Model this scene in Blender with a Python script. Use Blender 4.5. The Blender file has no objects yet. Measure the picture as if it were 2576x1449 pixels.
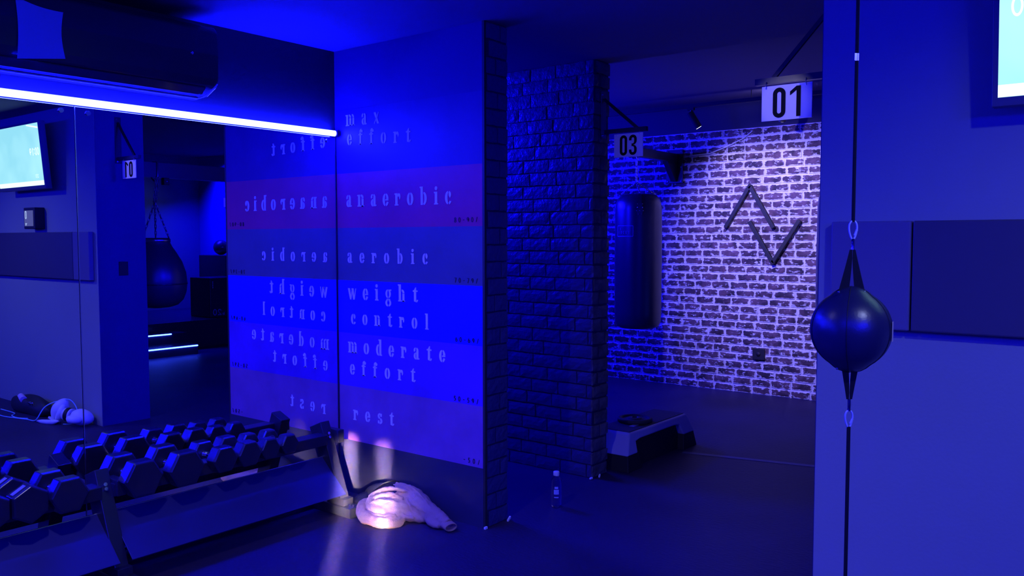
import bpy, bmesh, math, random
from mathutils import Vector, Matrix
rnd = random.Random(7)
scene = bpy.context.scene
COL = scene.collection
PI = math.pi

# ------------------------------------------------------------------ camera
cam_d = bpy.data.cameras.new('camera')
cam = bpy.data.objects.new('camera', cam_d)
COL.objects.link(cam)
YAW, PITCH, ROLL, FPX = 0.6673, 0.0575, -0.001, 2128.5
cam_d.sensor_fit = 'HORIZONTAL'
cam_d.sensor_width = 36.0
cam_d.lens = FPX / 2576.0 * 36.0
cam_d.clip_start = 0.05
fw = Vector((math.cos(YAW) * math.cos(PITCH), math.sin(YAW) * math.cos(PITCH), -math.sin(PITCH)))
rt = Vector((math.sin(YAW), -math.cos(YAW), 0.0))
up = rt.cross(fw)
r2 = rt * math.cos(ROLL) + up * math.sin(ROLL)
u2 = -rt * math.sin(ROLL) + up * math.cos(ROLL)
M = Matrix((r2, u2, -fw)).transposed().to_4x4()
M.translation = Vector((-3.5236, -4.1779, 1.6))
cam.matrix_world = M
scene.camera = cam

# ------------------------------------------------------------------ world, exposure, lamps without a visible fitting
world = bpy.data.worlds.new('world')
scene.world = world
world.use_nodes = True
world.node_tree.nodes['Background'].inputs[0].default_value = (0.0, 0.0, 0.0, 1)
world.node_tree.nodes['Background'].inputs[1].default_value = 0.0
scene.view_settings.view_transform = 'Standard'
scene.view_settings.look = 'None'
scene.view_settings.exposure = 0.0
scene.view_settings.gamma = 1.0
scene.view_settings.use_curve_mapping = False
scene.cycles.max_bounces = 8
scene.cycles.diffuse_bounces = 3
scene.cycles.glossy_bounces = 5
scene.cycles.sample_clamp_indirect = 25.0

BLUE = (0.0030, 0.0016, 1.0)
LED_S = 260.0

def lamp(name, kind, loc, target, energy, color, **k):
    d = bpy.data.lights.new(name, kind)
    d.energy = energy
    d.color = color
    for a, v in k.items():
        setattr(d, a, v)
    o = bpy.data.objects.new(name, d)
    COL.objects.link(o)
    o.location = loc
    o.rotation_euler = (Vector(target) - Vector(loc)).to_track_quat('-Z', 'Y').to_euler()
    return o

# daylight slipping through two narrow gaps of the entrance behind the camera
for (ty, en, wd) in ((-0.09, 4.0, 0.05), (-0.40, 2.5, 0.04)):
    lamp('door_gap_daylight', 'AREA', (-6.3, ty - 6.3, 1.55), (0.0, ty, -0.12), en,
         (1.0, 0.80, 0.52), shape='RECTANGLE', size=wd, size_y=0.90, spread=math.radians(0.8))
lamp('door_gap_glow', 'AREA', (-6.2, -6.3, 1.2), (-.24, -.58, .07), 0.62, (1.0, 0.80, 0.66), shape='RECTANGLE', size=.16, size_y=.16, spread=math.radians(3.4))
# ceiling downlight that washes the right-hand wall
lamp('ceiling_downlight', 'SPOT', (-1.9, -4.75, 2.72), (-0.75, -4.15, 0.0), 62.0, (0.42, 0.50, 1.0),
     spot_size=math.radians(118), spot_blend=1.0, shadow_soft_size=0.04)
# a second one that washes the chart, then two unseen spots added to whiten the signs
lamp('ceiling_downlight', 'SPOT', (-2.5, -1.9, 2.72), (-1.2, -1.35, 0.0), 58.0, (0.62, 0.58, 1.0),
     spot_size=math.radians(118), spot_blend=1.0, shadow_soft_size=0.05)
lamp('sign_fill_spot', 'SPOT', (-1.7, -2.45, 2.70), (0.13, -2.80, 2.19), 34.0, (0.80, 0.72, 1.0),
     spot_size=math.radians(9), spot_blend=0.7, shadow_soft_size=0.02)
lamp('sign_fill_spot', 'SPOT', (-1.75, -2.45, 2.70), (1.27, -1.36, 2.205), 17.0, (0.55, 0.48, 1.0),  # second added spot, aimed at sign 03
     spot_size=math.radians(6), spot_blend=0.6, shadow_soft_size=0.02)
# blue tube lights that stand out of sight round the corners of the back room
lamp('blue_corridor_light', 'AREA', (0.68, 1.3, 2.55), (0.75, -0.8, 0.6), 170.0, BLUE, shape='RECTANGLE', size=0.7, size_y=0.08)
lamp('blue_side_light', 'AREA', (3.4, 2.35, 2.5), (4.2, 0.0, 1.6), 260.0, BLUE, shape='RECTANGLE', size=2.4, size_y=0.08)
lamp('blue_platform_light', 'AREA', (4.45, -8.6, 3.0), (4.80, -8.6, 1.2), 160.0, BLUE, shape='RECTANGLE', size=0.08, size_y=1.6, spread=math.radians(100))
lamp('white_platform_light', 'SPOT', (3.2, -7.6, 2.95), (3.4, -9.43, 1.7), 90.0, (0.10, 0.13, 0.40), spot_size=1.2, spot_blend=1.0)
# unseen blue fill lamps added behind the camera to lift the room
lamp('blue_ceiling_fill', 'AREA', (-4.9, -4.2, 2.74), (-4.9, -4.2, 0.0), 150.0, BLUE, shape='RECTANGLE', size=0.35, size_y=3.2)
lamp('blue_corner_fill', 'AREA', (-6.95, -.38, 1.25), (-1.5, -.35, .55), 40.0, BLUE, shape='RECTANGLE', size=0.08, size_y=1.6)
lamp('blue_rear_fill', 'AREA', (-6.9, -3.5, 2.2), (-2.0, -3.0, 0.4), 60.0, BLUE, shape='RECTANGLE', size=0.10, size_y=5.0)
lamp('blue_side_fill', 'AREA', (-3.2, -6.9, 2.45), (-2.0, -2.0, 0.9), 330.0, BLUE, shape='RECTANGLE', size=5.0, size_y=0.10)

# ------------------------------------------------------------------ materials
def new_mat(name):
    m = bpy.data.materials.new(name)
    m.use_nodes = True
    nt = m.node_tree
    return m, nt, nt.nodes['Principled BSDF']

def mat(name, col, rough=0.6, metal=0.0, spec=0.5, bump=0.0, bscale=60.0, var=0.0, vscale=4.0, coat=0.0, alpha=None):
    m, nt, b = new_mat(name)
    b.inputs['Base Color'].default_value = (*col, 1)
    b.inputs['Roughness'].default_value = rough
    b.inputs['Metallic'].default_value = metal
    b.inputs['Specular IOR Level'].default_value = spec
    if coat:
        b.inputs['Coat Weight'].default_value = coat
        b.inputs['Coat Roughness'].default_value = 0.1
    tc = nt.nodes.new('ShaderNodeTexCoord')
    if bump:
        n = nt.nodes.new('ShaderNodeTexNoise'); n.inputs['Scale'].default_value = bscale
        n.inputs['Detail'].default_value = 4
        nt.links.new(tc.outputs['Object'], n.inputs['Vector'])
        bp = nt.nodes.new('ShaderNodeBump'); bp.inputs['Strength'].default_value = bump
        bp.inputs['Distance'].default_value = 0.01
        nt.links.new(n.outputs['Fac'], bp.inputs['Height'])
        nt.links.new(bp.outputs['Normal'], b.inputs['Normal'])
    if var:
        n = nt.nodes.new('ShaderNodeTexNoise'); n.inputs['Scale'].default_value = vscale
        n.inputs['Detail'].default_value = 5
        nt.links.new(tc.outputs['Object'], n.inputs['Vector'])
        r = nt.nodes.new('ShaderNodeValToRGB')
        r.color_ramp.elements[0].position = 0.3; r.color_ramp.elements[1].position = 0.7
        r.color_ramp.elements[0].color = (*[c * (1 - var) for c in col], 1)
        r.color_ramp.elements[1].color = (*[min(1, c * (1 + var)) for c in col], 1)
        nt.links.new(n.outputs['Fac'], r.inputs['Fac'])
        nt.links.new(r.outputs['Color'], b.inputs['Base Color'])
    return m

def emit(name, col, s):
    m, nt, b = new_mat(name)
    b.inputs['Base Color'].default_value = (0.02, 0.02, 0.02, 1)
    b.inputs['Emission Color'].default_value = (*col, 1)
    b.inputs['Emission Strength'].default_value = s
    return m

M_black_wall = mat('black_wall_paint', (0.028, 0.028, 0.030), 0.55, bump=0.15, bscale=40)
M_grey_wall = mat('grey_wall_paint', (0.32, 0.35, 0.30), 0.7, bump=0.08, bscale=70)
M_light_wall = mat('blue_wall_paint', (0.045, 0.010, 0.14), 0.6, bump=0.06, bscale=50)
M_dark_wall = mat('dark_grey_wall_paint', (0.035, 0.035, 0.06), 0.7, bump=0.1, bscale=40)
M_ceiling = mat('ceiling_paint', (0.10, 0.08, 0.19), 0.8, bump=0.08, bscale=30)
M_ceiling_dark = mat('ceiling_paint_dark', (0.06, 0.06, 0.065), 0.8, bump=0.08, bscale=30)
M_black_brick = mat('black_painted_brick', (0.040, 0.040, 0.16), 0.42, bump=0.5, bscale=45)
M_black_mortar = mat('black_painted_mortar', (0.022, 0.022, 0.06), 0.6, bump=0.4, bscale=70)
M_kick = mat('glossy_dark_panel', (0.040, 0.040, 0.085), 0.22, bump=0.02, bscale=9)
M_black_steel = mat('black_powder_coated_steel', (0.020, 0.020, 0.040), 0.30, bump=0.04, bscale=200)
M_shelf_steel = mat('navy_shelf_sheet', (0.022, 0.022, 0.15), 0.50, bump=0.03, bscale=150)
M_rubber = mat('black_rubber', (0.014, 0.014, 0.034), 0.27, spec=0.9, bump=0.02, bscale=60)
M_plain_black = mat('matt_black', (0.012, 0.012, 0.014), 0.6)
M_chrome = mat('chrome', (0.85, 0.85, 0.88), 0.14, metal=1.0)
M_bright = mat('bright_zinc', (0.85, 0.88, 0.95), 0.38, metal=0.45)
M_steel = mat('zinc_steel', (0.7, 0.7, 0.72), 0.25, metal=1.0)
M_leather = mat('black_leather', (0.016, 0.016, 0.060), 0.34, spec=0.9, bump=0.05, bscale=120)
M_cord = mat('black_cord', (0.012, 0.012, 0.020), 0.8, spec=0.15)
M_white_plastic = mat('white_plastic', (0.75, 0.75, 0.78), 0.4)
M_white_vinyl = mat('white_glove_vinyl', (0.80, 0.80, 0.80), 0.42, bump=0.06, bscale=40)
M_cloth_white = mat('white_cotton', (0.75, 0.75, 0.75), 0.9, bump=0.3, bscale=160)
M_cordblue = mat('pale_blue_cord', (0.35, 0.75, 0.85), 0.5)
M_sign = mat('white_sign_board', (0.78, 0.78, 0.80), 0.45)
M_sign_blue = mat('pale_blue_sign_stripe', (0.15, 0.15, 0.78), 0.45)
M_digit = mat('black_digit_vinyl', (0.010, 0.010, 0.012), 0.9, spec=0.1)
M_pad_a = mat('grey_wall_pad', (0.17, 0.15, 0.20), 0.55, bump=0.04, bscale=90)
M_pad_b = mat('charcoal_wall_pad', (0.075, 0.065, 0.09), 0.55, bump=0.04, bscale=90)
M_ac = mat('dark_air_conditioner_shell', (0.055, 0.055, 0.06), 0.16, bump=0.0)
M_paper = mat('paper_sheet', (0.55, 0.72, 0.80), 0.9, bump=0.05, bscale=15)
M_bezel = mat('tv_bezel', (0.12, 0.12, 0.14), 0.35)
M_cover = mat('dark_tv_shell', (0.02, 0.02, 0.022), 0.4)
M_step = mat('grey_step_plastic', (0.33, 0.31, 0.60), 0.45, bump=0.03, bscale=90)
M_stepmat = mat('black_ribbed_mat', (0.030, 0.030, 0.034), 0.7, bump=0.3, bscale=150)
M_sweat = mat('grey_lilac_sweatshirt', (0.52, 0.31, 0.22), 0.95, bump=0.35, bscale=220)
M_bag_fabric = mat('black_bag_nylon', (0.018, 0.018, 0.022), 0.6, bump=0.2, bscale=120)
M_letter = mat('white_stencil_paint', (0.90, 0.90, 0.92), 0.6, var=0.06, vscale=30)
M_black_letter = mat('black_stencil_paint', (0.02, 0.02, 0.03), 0.6)
M_chip = mat('chipped_white_plaster', (0.9, 0.9, 0.9), 0.9)
M_lilac = mat('lilac_cotton_roll', (0.75, 0.55, 0.70), 0.85, bump=0.2, bscale=120)
M_led = emit('blue_led_tube', (0.0042, 0.0058, 1.0), LED_S)
M_led_step = emit('blue_led_step_strip', (0.02, 0.05, 1.0), 40.0)
M_lens = emit('spotlight_lens', (0.8, 0.8, 1.0), 3.0)
M_mirror = mat('mirror_glass', (0.80, 0.81, 0.84), 0.0, metal=1.0)
M_mirror_edge = mat('mirror_polished_edge', (0.8, 0.8, 0.9), 0.25, metal=1.0)

def band_mat(name, col, var=0.12):
    return mat(name, col, 0.5, var=var, vscale=3.5, bump=0.03, bscale=25)
M_b_rest = band_mat('pale_grey_band', (0.27, 0.1, 0.38), 0.18)
M_b_mod = band_mat('blue_grey_band', (0.1, 0.02, 0.62), 0.15)
M_b_weight = band_mat('blue_band', (0.004, 0.004, 0.85))
M_b_aero = band_mat('green_band', (0.085, 0.095, 0.155))
M_b_ana = band_mat('orange_red_band', (0.46, 0.03, 0.12))
M_b_max = band_mat('dark_red_band', (0.045, 0.01, 0.15))

def glass_mat():
    m, nt, b = new_mat('clear_bottle_plastic')
    b.inputs['Base Color'].default_value = (0.9, 0.93, 1.0, 1)
    b.inputs['Roughness'].default_value = 0.05
    b.inputs['Transmission Weight'].default_value = 1.0
    b.inputs['IOR'].default_value = 1.30
    return m
M_glass = glass_mat()

def floor_mat():
    m, nt, b = new_mat('dark_rubber_floor')
    tc = nt.nodes.new('ShaderNodeTexCoord')
    n1 = nt.nodes.new('ShaderNodeTexNoise'); n1.inputs['Scale'].default_value = 1.3; n1.inputs['Detail'].default_value = 6
    nt.links.new(tc.outputs['Object'], n1.inputs['Vector'])
    r = nt.nodes.new('ShaderNodeValToRGB')
    r.color_ramp.elements[0].position = 0.3; r.color_ramp.elements[0].color = (0.022, 0.015, 0.060, 1)
    r.color_ramp.elements[1].position = 0.75; r.color_ramp.elements[1].color = (0.036, 0.026, 0.090, 1)
    nt.links.new(n1.outputs['Fac'], r.inputs['Fac'])
    nt.links.new(r.outputs['Color'], b.inputs['Base Color'])
    mp = nt.nodes.new('ShaderNodeMapping'); mp.inputs['Rotation'].default_value = (0, 0, math.radians(42))
    mp.inputs['Scale'].default_value = (70, 26, 40)
    nt.links.new(tc.outputs['Object'], mp.inputs['Vector'])
    n2 = nt.nodes.new('ShaderNodeTexNoise'); n2.inputs['Scale'].default_value = 1.0; n2.inputs['Detail'].default_value = 3
    nt.links.new(mp.outputs['Vector'], n2.inputs['Vector'])
    bp = nt.nodes.new('ShaderNodeBump'); bp.inputs['Strength'].default_value = 0.45; bp.inputs['Distance'].default_value = 0.006
    nt.links.new(n2.outputs['Fac'], bp.inputs['Height'])
    nt.links.new(bp.outputs['Normal'], b.inputs['Normal'])
    b.inputs['Roughness'].default_value = 0.52
    b.inputs['Specular IOR Level'].default_value = 0.28
    return m
M_floor = floor_mat()

def whitewash_brick():
    m, nt, b = new_mat('whitewashed_brick')
    tc = nt.nodes.new('ShaderNodeTexCoord')
    uv = nt.nodes.new('ShaderNodeUVMap'); uv.uv_map = 'UVMap'
    sep = nt.nodes.new('ShaderNodeSeparateXYZ'); nt.links.new(uv.outputs['UV'], sep.inputs['Vector'])
    def math_(op, a, bb=None):
        n = nt.nodes.new('ShaderNodeMath'); n.operation = op
        for i, v in enumerate((a, bb)):
            if v is None: continue
            if isinstance(v, (int, float)): n.inputs[i].default_value = v
            else: nt.links.new(v, n.inputs[i])
        return n.outputs[0]
    ev = math_('ABSOLUTE', math_('SUBTRACT', math_('FRACT', sep.outputs['Y']), 0.5))
    eu = math_('ABSOLUTE', math_('SUBTRACT', math_('FRACT', sep.outputs['X']), 0.5))
    eu2 = math_('MAXIMUM', math_('SUBTRACT', eu, 0.42), 0.0)
    ev2 = math_('MAXIMUM', math_('SUBTRACT', ev, 0.33), 0.0)
    edge = math_('ADD', math_('MULTIPLY', eu2, 2.2), math_('MULTIPLY', ev2, 1.25))
    mp = nt.nodes.new('ShaderNodeMapping'); mp.inputs['Scale'].default_value = (1, 17, 30)
    mp.inputs['Rotation'].default_value = (math.radians(20), 0, 0)
    nt.links.new(tc.outputs['Object'], mp.inputs['Vector'])
    n = nt.nodes.new('ShaderNodeTexNoise'); n.inputs['Scale'].default_value = 1.0; n.inputs['Detail'].default_value = 8
    n.inputs['Roughness'].default_value = 0.68
    nt.links.new(mp.outputs['Vector'], n.inputs['Vector'])
    s = math_('ADD', n.outputs['Fac'], edge)
    r = nt.nodes.new('ShaderNodeValToRGB')
    r.color_ramp.elements[0].position = 0.56; r.color_ramp.elements[0].color = (0, 0, 0, 1)
    r.color_ramp.elements[1].position = 0.63; r.color_ramp.elements[1].color = (1, 1, 1, 1)
    nt.links.new(s, r.inputs['Fac'])
    n3 = nt.nodes.new('ShaderNodeTexNoise'); n3.inputs['Scale'].default_value = 9; n3.inputs['Detail'].default_value = 3
    nt.links.new(tc.outputs['Object'], n3.inputs['Vector'])
    r3 = nt.nodes.new('ShaderNodeValToRGB')
    r3.color_ramp.elements[0].position = 0.35; r3.color_ramp.elements[0].color = (0.030, 0.018, 0.030, 1)
    r3.color_ramp.elements[1].position = 0.70; r3.color_ramp.elements[1].color = (0.16, 0.085, 0.11, 1)
    nt.links.new(n3.outputs['Fac'], r3.inputs['Fac'])
    mx = nt.nodes.new('ShaderNodeMix'); mx.data_type = 'RGBA'
    nt.links.new(r.outputs['Color'], mx.inputs['Factor'])
    nt.links.new(r3.outputs['Color'], mx.inputs['A'])
    mx.inputs['B'].default_value = (0.70, 0.66, 0.68, 1)
    nt.links.new(mx.outputs['Result'], b.inputs['Base Color'])
    bp = nt.nodes.new('ShaderNodeBump'); bp.inputs['Strength'].default_value = 0.5; bp.inputs['Distance'].default_value = 0.006
    nt.links.new(n.outputs['Fac'], bp.inputs['Height']); nt.links.new(bp.outputs['Normal'], b.inputs['Normal'])
    b.inputs['Roughness'].default_value = 0.8
    return m
M_wbrick = whitewash_brick()
M_mortar = mat('white_lime_mortar', (0.72, 0.68, 0.72), 0.9, bump=0.6, bscale=45, var=0.12, vscale=20)

# ------------------------------------------------------------------ mesh helpers
class MB:
    """Collects shapes in world coordinates; build() links them as one mesh object."""
    def __init__(self):
        self.v = []; self.f = []; self.uv = {}; self.sm = set()
    def add(self, vs, fs, smooth=False):
        o = len(self.v)
        self.v += [Vector(p) for p in vs]
        for f in fs:
            if smooth: self.sm.add(len(self.f))
            self.f.append([i + o for i in f])
        return self
    def box(self, x0, x1, y0, y1, z0, z1):
        vs = [(x, y, z) for x in (x0, x1) for y in (y0, y1) for z in (z0, z1)]
        return self.add(vs, [(0, 1, 3, 2), (4, 6, 7, 5), (0, 4, 5, 1), (2, 3, 7, 6), (0, 2, 6, 4), (1, 5, 7, 3)])
    def obox(self, c, ax, ay, az, hx, hy, hz):
        c = Vector(c); ax, ay, az = Vector(ax).normalized(), Vector(ay).normalized(), Vector(az).normalized()
        vs = [c + ax * sx * hx + ay * sy * hy + az * sz * hz for sx in (-1, 1) for sy in (-1, 1) for sz in (-1, 1)]
        return self.add(vs, [(0, 1, 3, 2), (4, 6, 7, 5), (0, 4, 5, 1), (2, 3, 7, 6), (0, 2, 6, 4), (1, 5, 7, 3)])
    def beam(self, p0, p1, w, h, side=(1, 0, 0)):
        p0, p1 = Vector(p0), Vector(p1); d = (p1 - p0); L = d.length; d.normalize()
        s = Vector(side); s = (s - d * s.dot(d)).normalized(); n = d.cross(s)
        return self.obox((p0 + p1) / 2, s, n, d, w / 2, h / 2, L / 2)
    def tube(self, pts, r, n=10, closed=False, caps=True, radii=None):
        pts = [Vector(p) for p in pts]; m = len(pts); o = []
        prev = None
        rings = []
        for i, p in enumerate(pts):
            if closed: t = (pts[(i + 1) % m] - pts[i - 1]).normalized()
            else: t = (pts[min(i + 1, m - 1)] - pts[max(i - 1, 0)]).normalized()
            if prev is None:
                a = Vector((0, 0, 1)) if abs(t.z) < 0.9 else Vector((1, 0, 0))
                nrm = (a - t * a.dot(t)).normalized()
            else:
                nrm = (prev - t * prev.dot(t)).normalized()
            prev = nrm; b = t.cross(nrm)
            rr = radii[i] if radii else r
            rings.append([p + (nrm * math.cos(2 * PI * k / n) + b * math.sin(2 * PI * k / n)) * rr for k in range(n)])
        vs = [q for rg in rings for q in rg]; fs = []
        for i in range(m if closed else m - 1):
            j = (i + 1) % m
            for k in range(n):
                l = (k + 1) % n
                fs.append((i * n + k, i * n + l, j * n + l, j * n + k))
        self.add(vs, fs, True)
        if caps and not closed:
            self.add(rings[0], [tuple(range(n))[::-1]]); self.add(rings[-1], [tuple(range(n))])
        return self
    def cyl(self, p0, p1, r, n=24): return self.tube([p0, p1], r, n)
    def lathe(self, prof, c=(0, 0, 0), n=40, ax=(1, 0, 0), ay=(0, 1, 0), az=(0, 0, 1)):
        c, ax, ay, az = Vector(c), Vector(ax), Vector(ay), Vector(az)
        vs = []; fs = []
        for r, z in prof:
            for k in range(n):
                a = 2 * PI * k / n
                vs.append(c + az * z + (ax * math.cos(a) + ay * math.sin(a)) * r)
        for i in range(len(prof) - 1):
            for k in range(n):
                l = (k + 1) % n
                fs.append((i * n + k, i * n + l, (i + 1) * n + l, (i + 1) * n + k))
        self.add(vs, fs, True)
        m = len(prof)
        if prof[0][0] > 1e-5: self.add(vs[:n], [tuple(range(n))[::-1]])
        if prof[-1][0] > 1e-5: self.add(vs[(m - 1) * n:], [tuple(range(n))])
        return self
    def prism(self, poly, fn0, fn1):
        """poly: 2-D points; fn0/fn1 map (a, b) to 3-D for the two caps."""
        n = len(poly)
        vs = [fn0(*p) for p in poly] + [fn1(*p) for p in poly]
        fs = [tuple(range(n))[::-1], tuple(range(n, 2 * n))] + [(i, (i + 1) % n, n + (i + 1) % n, n + i) for i in range(n)]
        return self.add(vs, fs)
    def ico(self, c, rx, ry, rz, sub=3, fn=None, rot=None):
        bm = bmesh.new(); bmesh.ops.create_icosphere(bm, subdivisions=sub, radius=1.0)
        vs = []
        for v in bm.verts:
            p = v.co.copy()
            if fn: p = fn(p)
            p = Vector((p.x * rx, p.y * ry, p.z * rz))
            if rot: p = rot @ p
            vs.append(Vector(c) + p)
        bm.verts.index_update()
        fs = [tuple(v.index for v in f.verts) for f in bm.faces]
        bm.free()
        return self.add(vs, fs, True)
    def build(self, name, material, parent=None, bevel=0.0, seg=2, kind=None, origin=None, subsurf=0):
        if parent is not None and origin is None: origin = parent['_o'] if '_o' in parent else (0, 0, 0)
        o3 = Vector(origin) if origin is not None else None
        if o3 is None:
            lo = Vector([min(p[i] for p in self.v) for i in range(3)]); hi = Vector([max(p[i] for p in self.v) for i in range(3)])
            o3 = Vector(((lo.x + hi.x) / 2, (lo.y + hi.y) / 2, lo.z))
        me = bpy.data.meshes.new(name)
        me.from_pydata([p - o3 for p in self.v], [], self.f)
        me.polygons.foreach_set('use_smooth', [i in self.sm for i in range(len(self.f))])
        if self.uv:
            lay = me.uv_layers.new(name='UVMap')
            for p in me.polygons:
                u = self.uv.get(p.index)
                for k, li in enumerate(p.loop_indices):
                    lay.data[li].uv = u[k] if u else (0.5, 0.5)
        bm = bmesh.new(); bm.from_mesh(me); bmesh.ops.recalc_face_normals(bm, faces=bm.faces)
        bm.to_mesh(me); bm.free()
        for mm in (material if isinstance(material, (list, tuple)) else [material]): me.materials.append(mm)
        ob = bpy.data.objects.new(name, me)
        COL.objects.link(ob)
        ob['_o'] = tuple(o3)
        if parent is not None: ob.parent = parent
        else: ob.location = o3
        if bevel:
            md = ob.modifiers.new('bevel', 'BEVEL'); md.width = bevel; md.segments = seg; md.limit_method = 'ANGLE'
            md.angle_limit = math.radians(40)
        if subsurf:
            md = ob.modifiers.new('subsurf', 'SUBSURF'); md.levels = subsurf; md.render_levels = subsurf
        if kind: ob['kind'] = kind
        return ob

def thing(name, label, cat, loc, group=None):
    o = bpy.data.objects.new(name, None); COL.objects.link(o)
    o.location = loc; o['_o'] = tuple(loc)
    o.empty_display_size = 0.1
    o['label'] = label; o['category'] = cat
    if group: o['group'] = group
    return o
def tag(o, label, cat, group=None):
    o['label'] = label; o['category'] = cat
    if group: o['group'] = group
    return o
def dup(root, loc, label, rot=None):
    r = root.copy(); COL.objects.link(r); r.location = loc; r['label'] = label
    if rot is not None: r.rotation_euler = rot
    for ch in list(root.children):
        c = ch.copy(); COL.objects.link(c); c.parent = r
        for g in ch.children:
            d = g.copy(); COL.objects.link(d); d.parent = c
    return r
def struct(name, mb, m, **k): return mb.build(name, m, kind='structure', **k)

# ------------------------------------------------------------------ the setting
ZC, ZB = 2.77, 3.03
XR, YR = -0.0565, -3.0324
struct('floor', MB().box(-7.2, 5.1, -9.7, 2.7, -0.12, 0.0), M_floor)
struct('ceiling_front', MB().box(-7.2, 1.378, -9.4, 2.7, ZC, ZC + 0.45), M_ceiling)
struct('ceiling_back', MB().box(1.378, 5.1, -9.7, 2.7, ZB, ZB + 0.2), M_ceiling)
struct('wall_left', MB().box(-7.2, 0.0, 0.012, 0.2, 0, ZC), M_black_wall)
struct('wall_rear', MB().box(-7.2, -7.0, -7.2, 0.012, 0, ZC), M_dark_wall)
struct('wall_side', MB().box(-7.0, XR, -7.2, -7.0, 0, ZC), M_dark_wall)
w_right = struct('wall_right', MB().box(XR, 0.367, -9.43, YR, 0, ZC), M_grey_wall)
MB().box(XR + .004, 0.372, YR, YR + .004, 0, ZC).build('end_sheet', mat('dark_blue_end', (.02, .02, .16), .5), w_right)  # thin sheet, makes the end face darker than the wall's front
struct('wall_end', MB().box(0.367, 5.1, -9.7, -9.43, 0, ZB), mat('grey_green_panel', (0.10, 0.13, 0.16), 0.7))
struct('wall_corridor', MB().box(0.0, 5.1, 2.5, 2.7, 0, ZB), M_dark_wall)

sd = MB().beam((2.20, -1.30, .0012), (2.46, -2.40, .0012), .055, .0022, (1, 0, 0))
struct('trim_3', sd, mat('bluish_floor_strip', (.06, .06, .20), .5))  # thin bluish strip, lighter than the floor round it

# brick builder: bricks laid in courses on a plane; O origin, U along, V up, N outwards
def bricks(mb, O, U, N, width, height, course, length, mort, relief, jit, seed):
    rg = random.Random(seed)
    O, U, N = Vector(O), Vector(U), Vector(N); V = Vector((0, 0, 1))
    nrow = int(height / course + 0.5); ch = height / nrow
    for r in range(nrow):
        off = (0.5 * length if r % 2 else 0.0) + rg.uniform(-0.03, 0.03)
        a = -off
        while a < width:
            L = length * rg.uniform(0.9, 1.08)
            a0, a1 = max(0, a + mort / 2), min(width, a + L - mort / 2)
            if a1 - a0 > 0.02:
                b0, b1 = r * ch + mort / 2, (r + 1) * ch - mort / 2
                d = relief * rg.uniform(0.7, 1.25)
                nx = max(2, int((a1 - a0) / 0.03)); ny = 3
                du = rg.random() * 40
                idx = []; vs = []; uvs = []
                for j in range(ny + 1):
                    for i in range(nx + 1):
                        fu, fv = i / nx, j / ny
                        ed = (i in (0, nx)) or (j in (0, ny))
                        p = O + U * (a0 + (a1 - a0) * fu + rg.uniform(-jit, jit)) + V * (b0 + (b1 - b0) * fv + rg.uniform(-jit, jit)) \
                            + N * (d * (0.72 if ed else 1.0) + rg.uniform(-jit, jit) * 0.6)
                        vs.append(p); uvs.append((math.floor(du) + 0.02 + 0.96 * fu, 0.02 + 0.96 * fv))
                base = len(self_f(mb))
                fs = []
                for j in range(ny):
                    for i in range(nx):
                        k = j * (nx + 1) + i
                        fs.append((k, k + 1, k + nx + 2, k + nx + 1))
                # skirt back to the wall
                ring = [i for i in range(nx + 1)] + [(nx + 1) * j + nx for j in range(1, ny + 1)] + \
                       [(nx + 1) * ny + i for i in range(nx - 1, -1, -1)] + [(nx + 1) * j for j in range(ny - 1, 0, -1)]
                nb = len(vs)
                for k in ring:
                    q = vs[k]; q2 = q - N * ((q - O).dot(N)) ; vs.append(q2); uvs.append(uvs[k])
                m = len(ring)
                for t in range(m):
                    fs.append((ring[t], nb + t, nb + (t + 1) % m, ring[(t + 1) % m]))
                mb.add(vs, fs, False)
                for q, f in enumerate(fs):
                    mb.uv[base + q] = [uvs[i] for i in f]
            a += L
    return mb
def self_f(mb): return mb.f

# painted pier with the chart (front), its brick-clad end and dark kick panel
w_front = struct('wall_front', MB().box(0.0, 0.197, -1.205, 2.5, 0, ZC), M_light_wall)
pm = MB(); bricks(pm, (0.012, -1.207, 0.0), (1, 0, 0), (0, -1, 0), 0.185, ZC, 0.092, 0.22, 0.010, 0.009, 0.0022, 3)
pm.build('brick_cladding', M_black_brick, w_front)
MB().box(0.0, 0.197, -1.2075, -1.2052, 0, ZC).build('mortar_bed', M_black_mortar, w_front)
MB().box(-0.004, 0.012, -1.216, -1.2, 0, ZC).build('corner_bead', M_black_wall, w_front)
struct('baseboard_front', MB().box(-0.006, 0.0, -1.203, -0.004, 0.0, 0.335), M_kick)
ch_ = MB()
ch_.obox((-0.008, -1.222, 0.008), (1, 0, 0), (0, 1, 0), (0, 0, 1), 0.010, 0.006, 0.006)
ch_.obox((0.185, -1.232, 0.010), (1, 0.2, 0.4), (0, 1, 0), (0, 0, 1), 0.018, 0.005, 0.006)
ch_.build('plaster_chip', M_chip, w_front)

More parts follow.
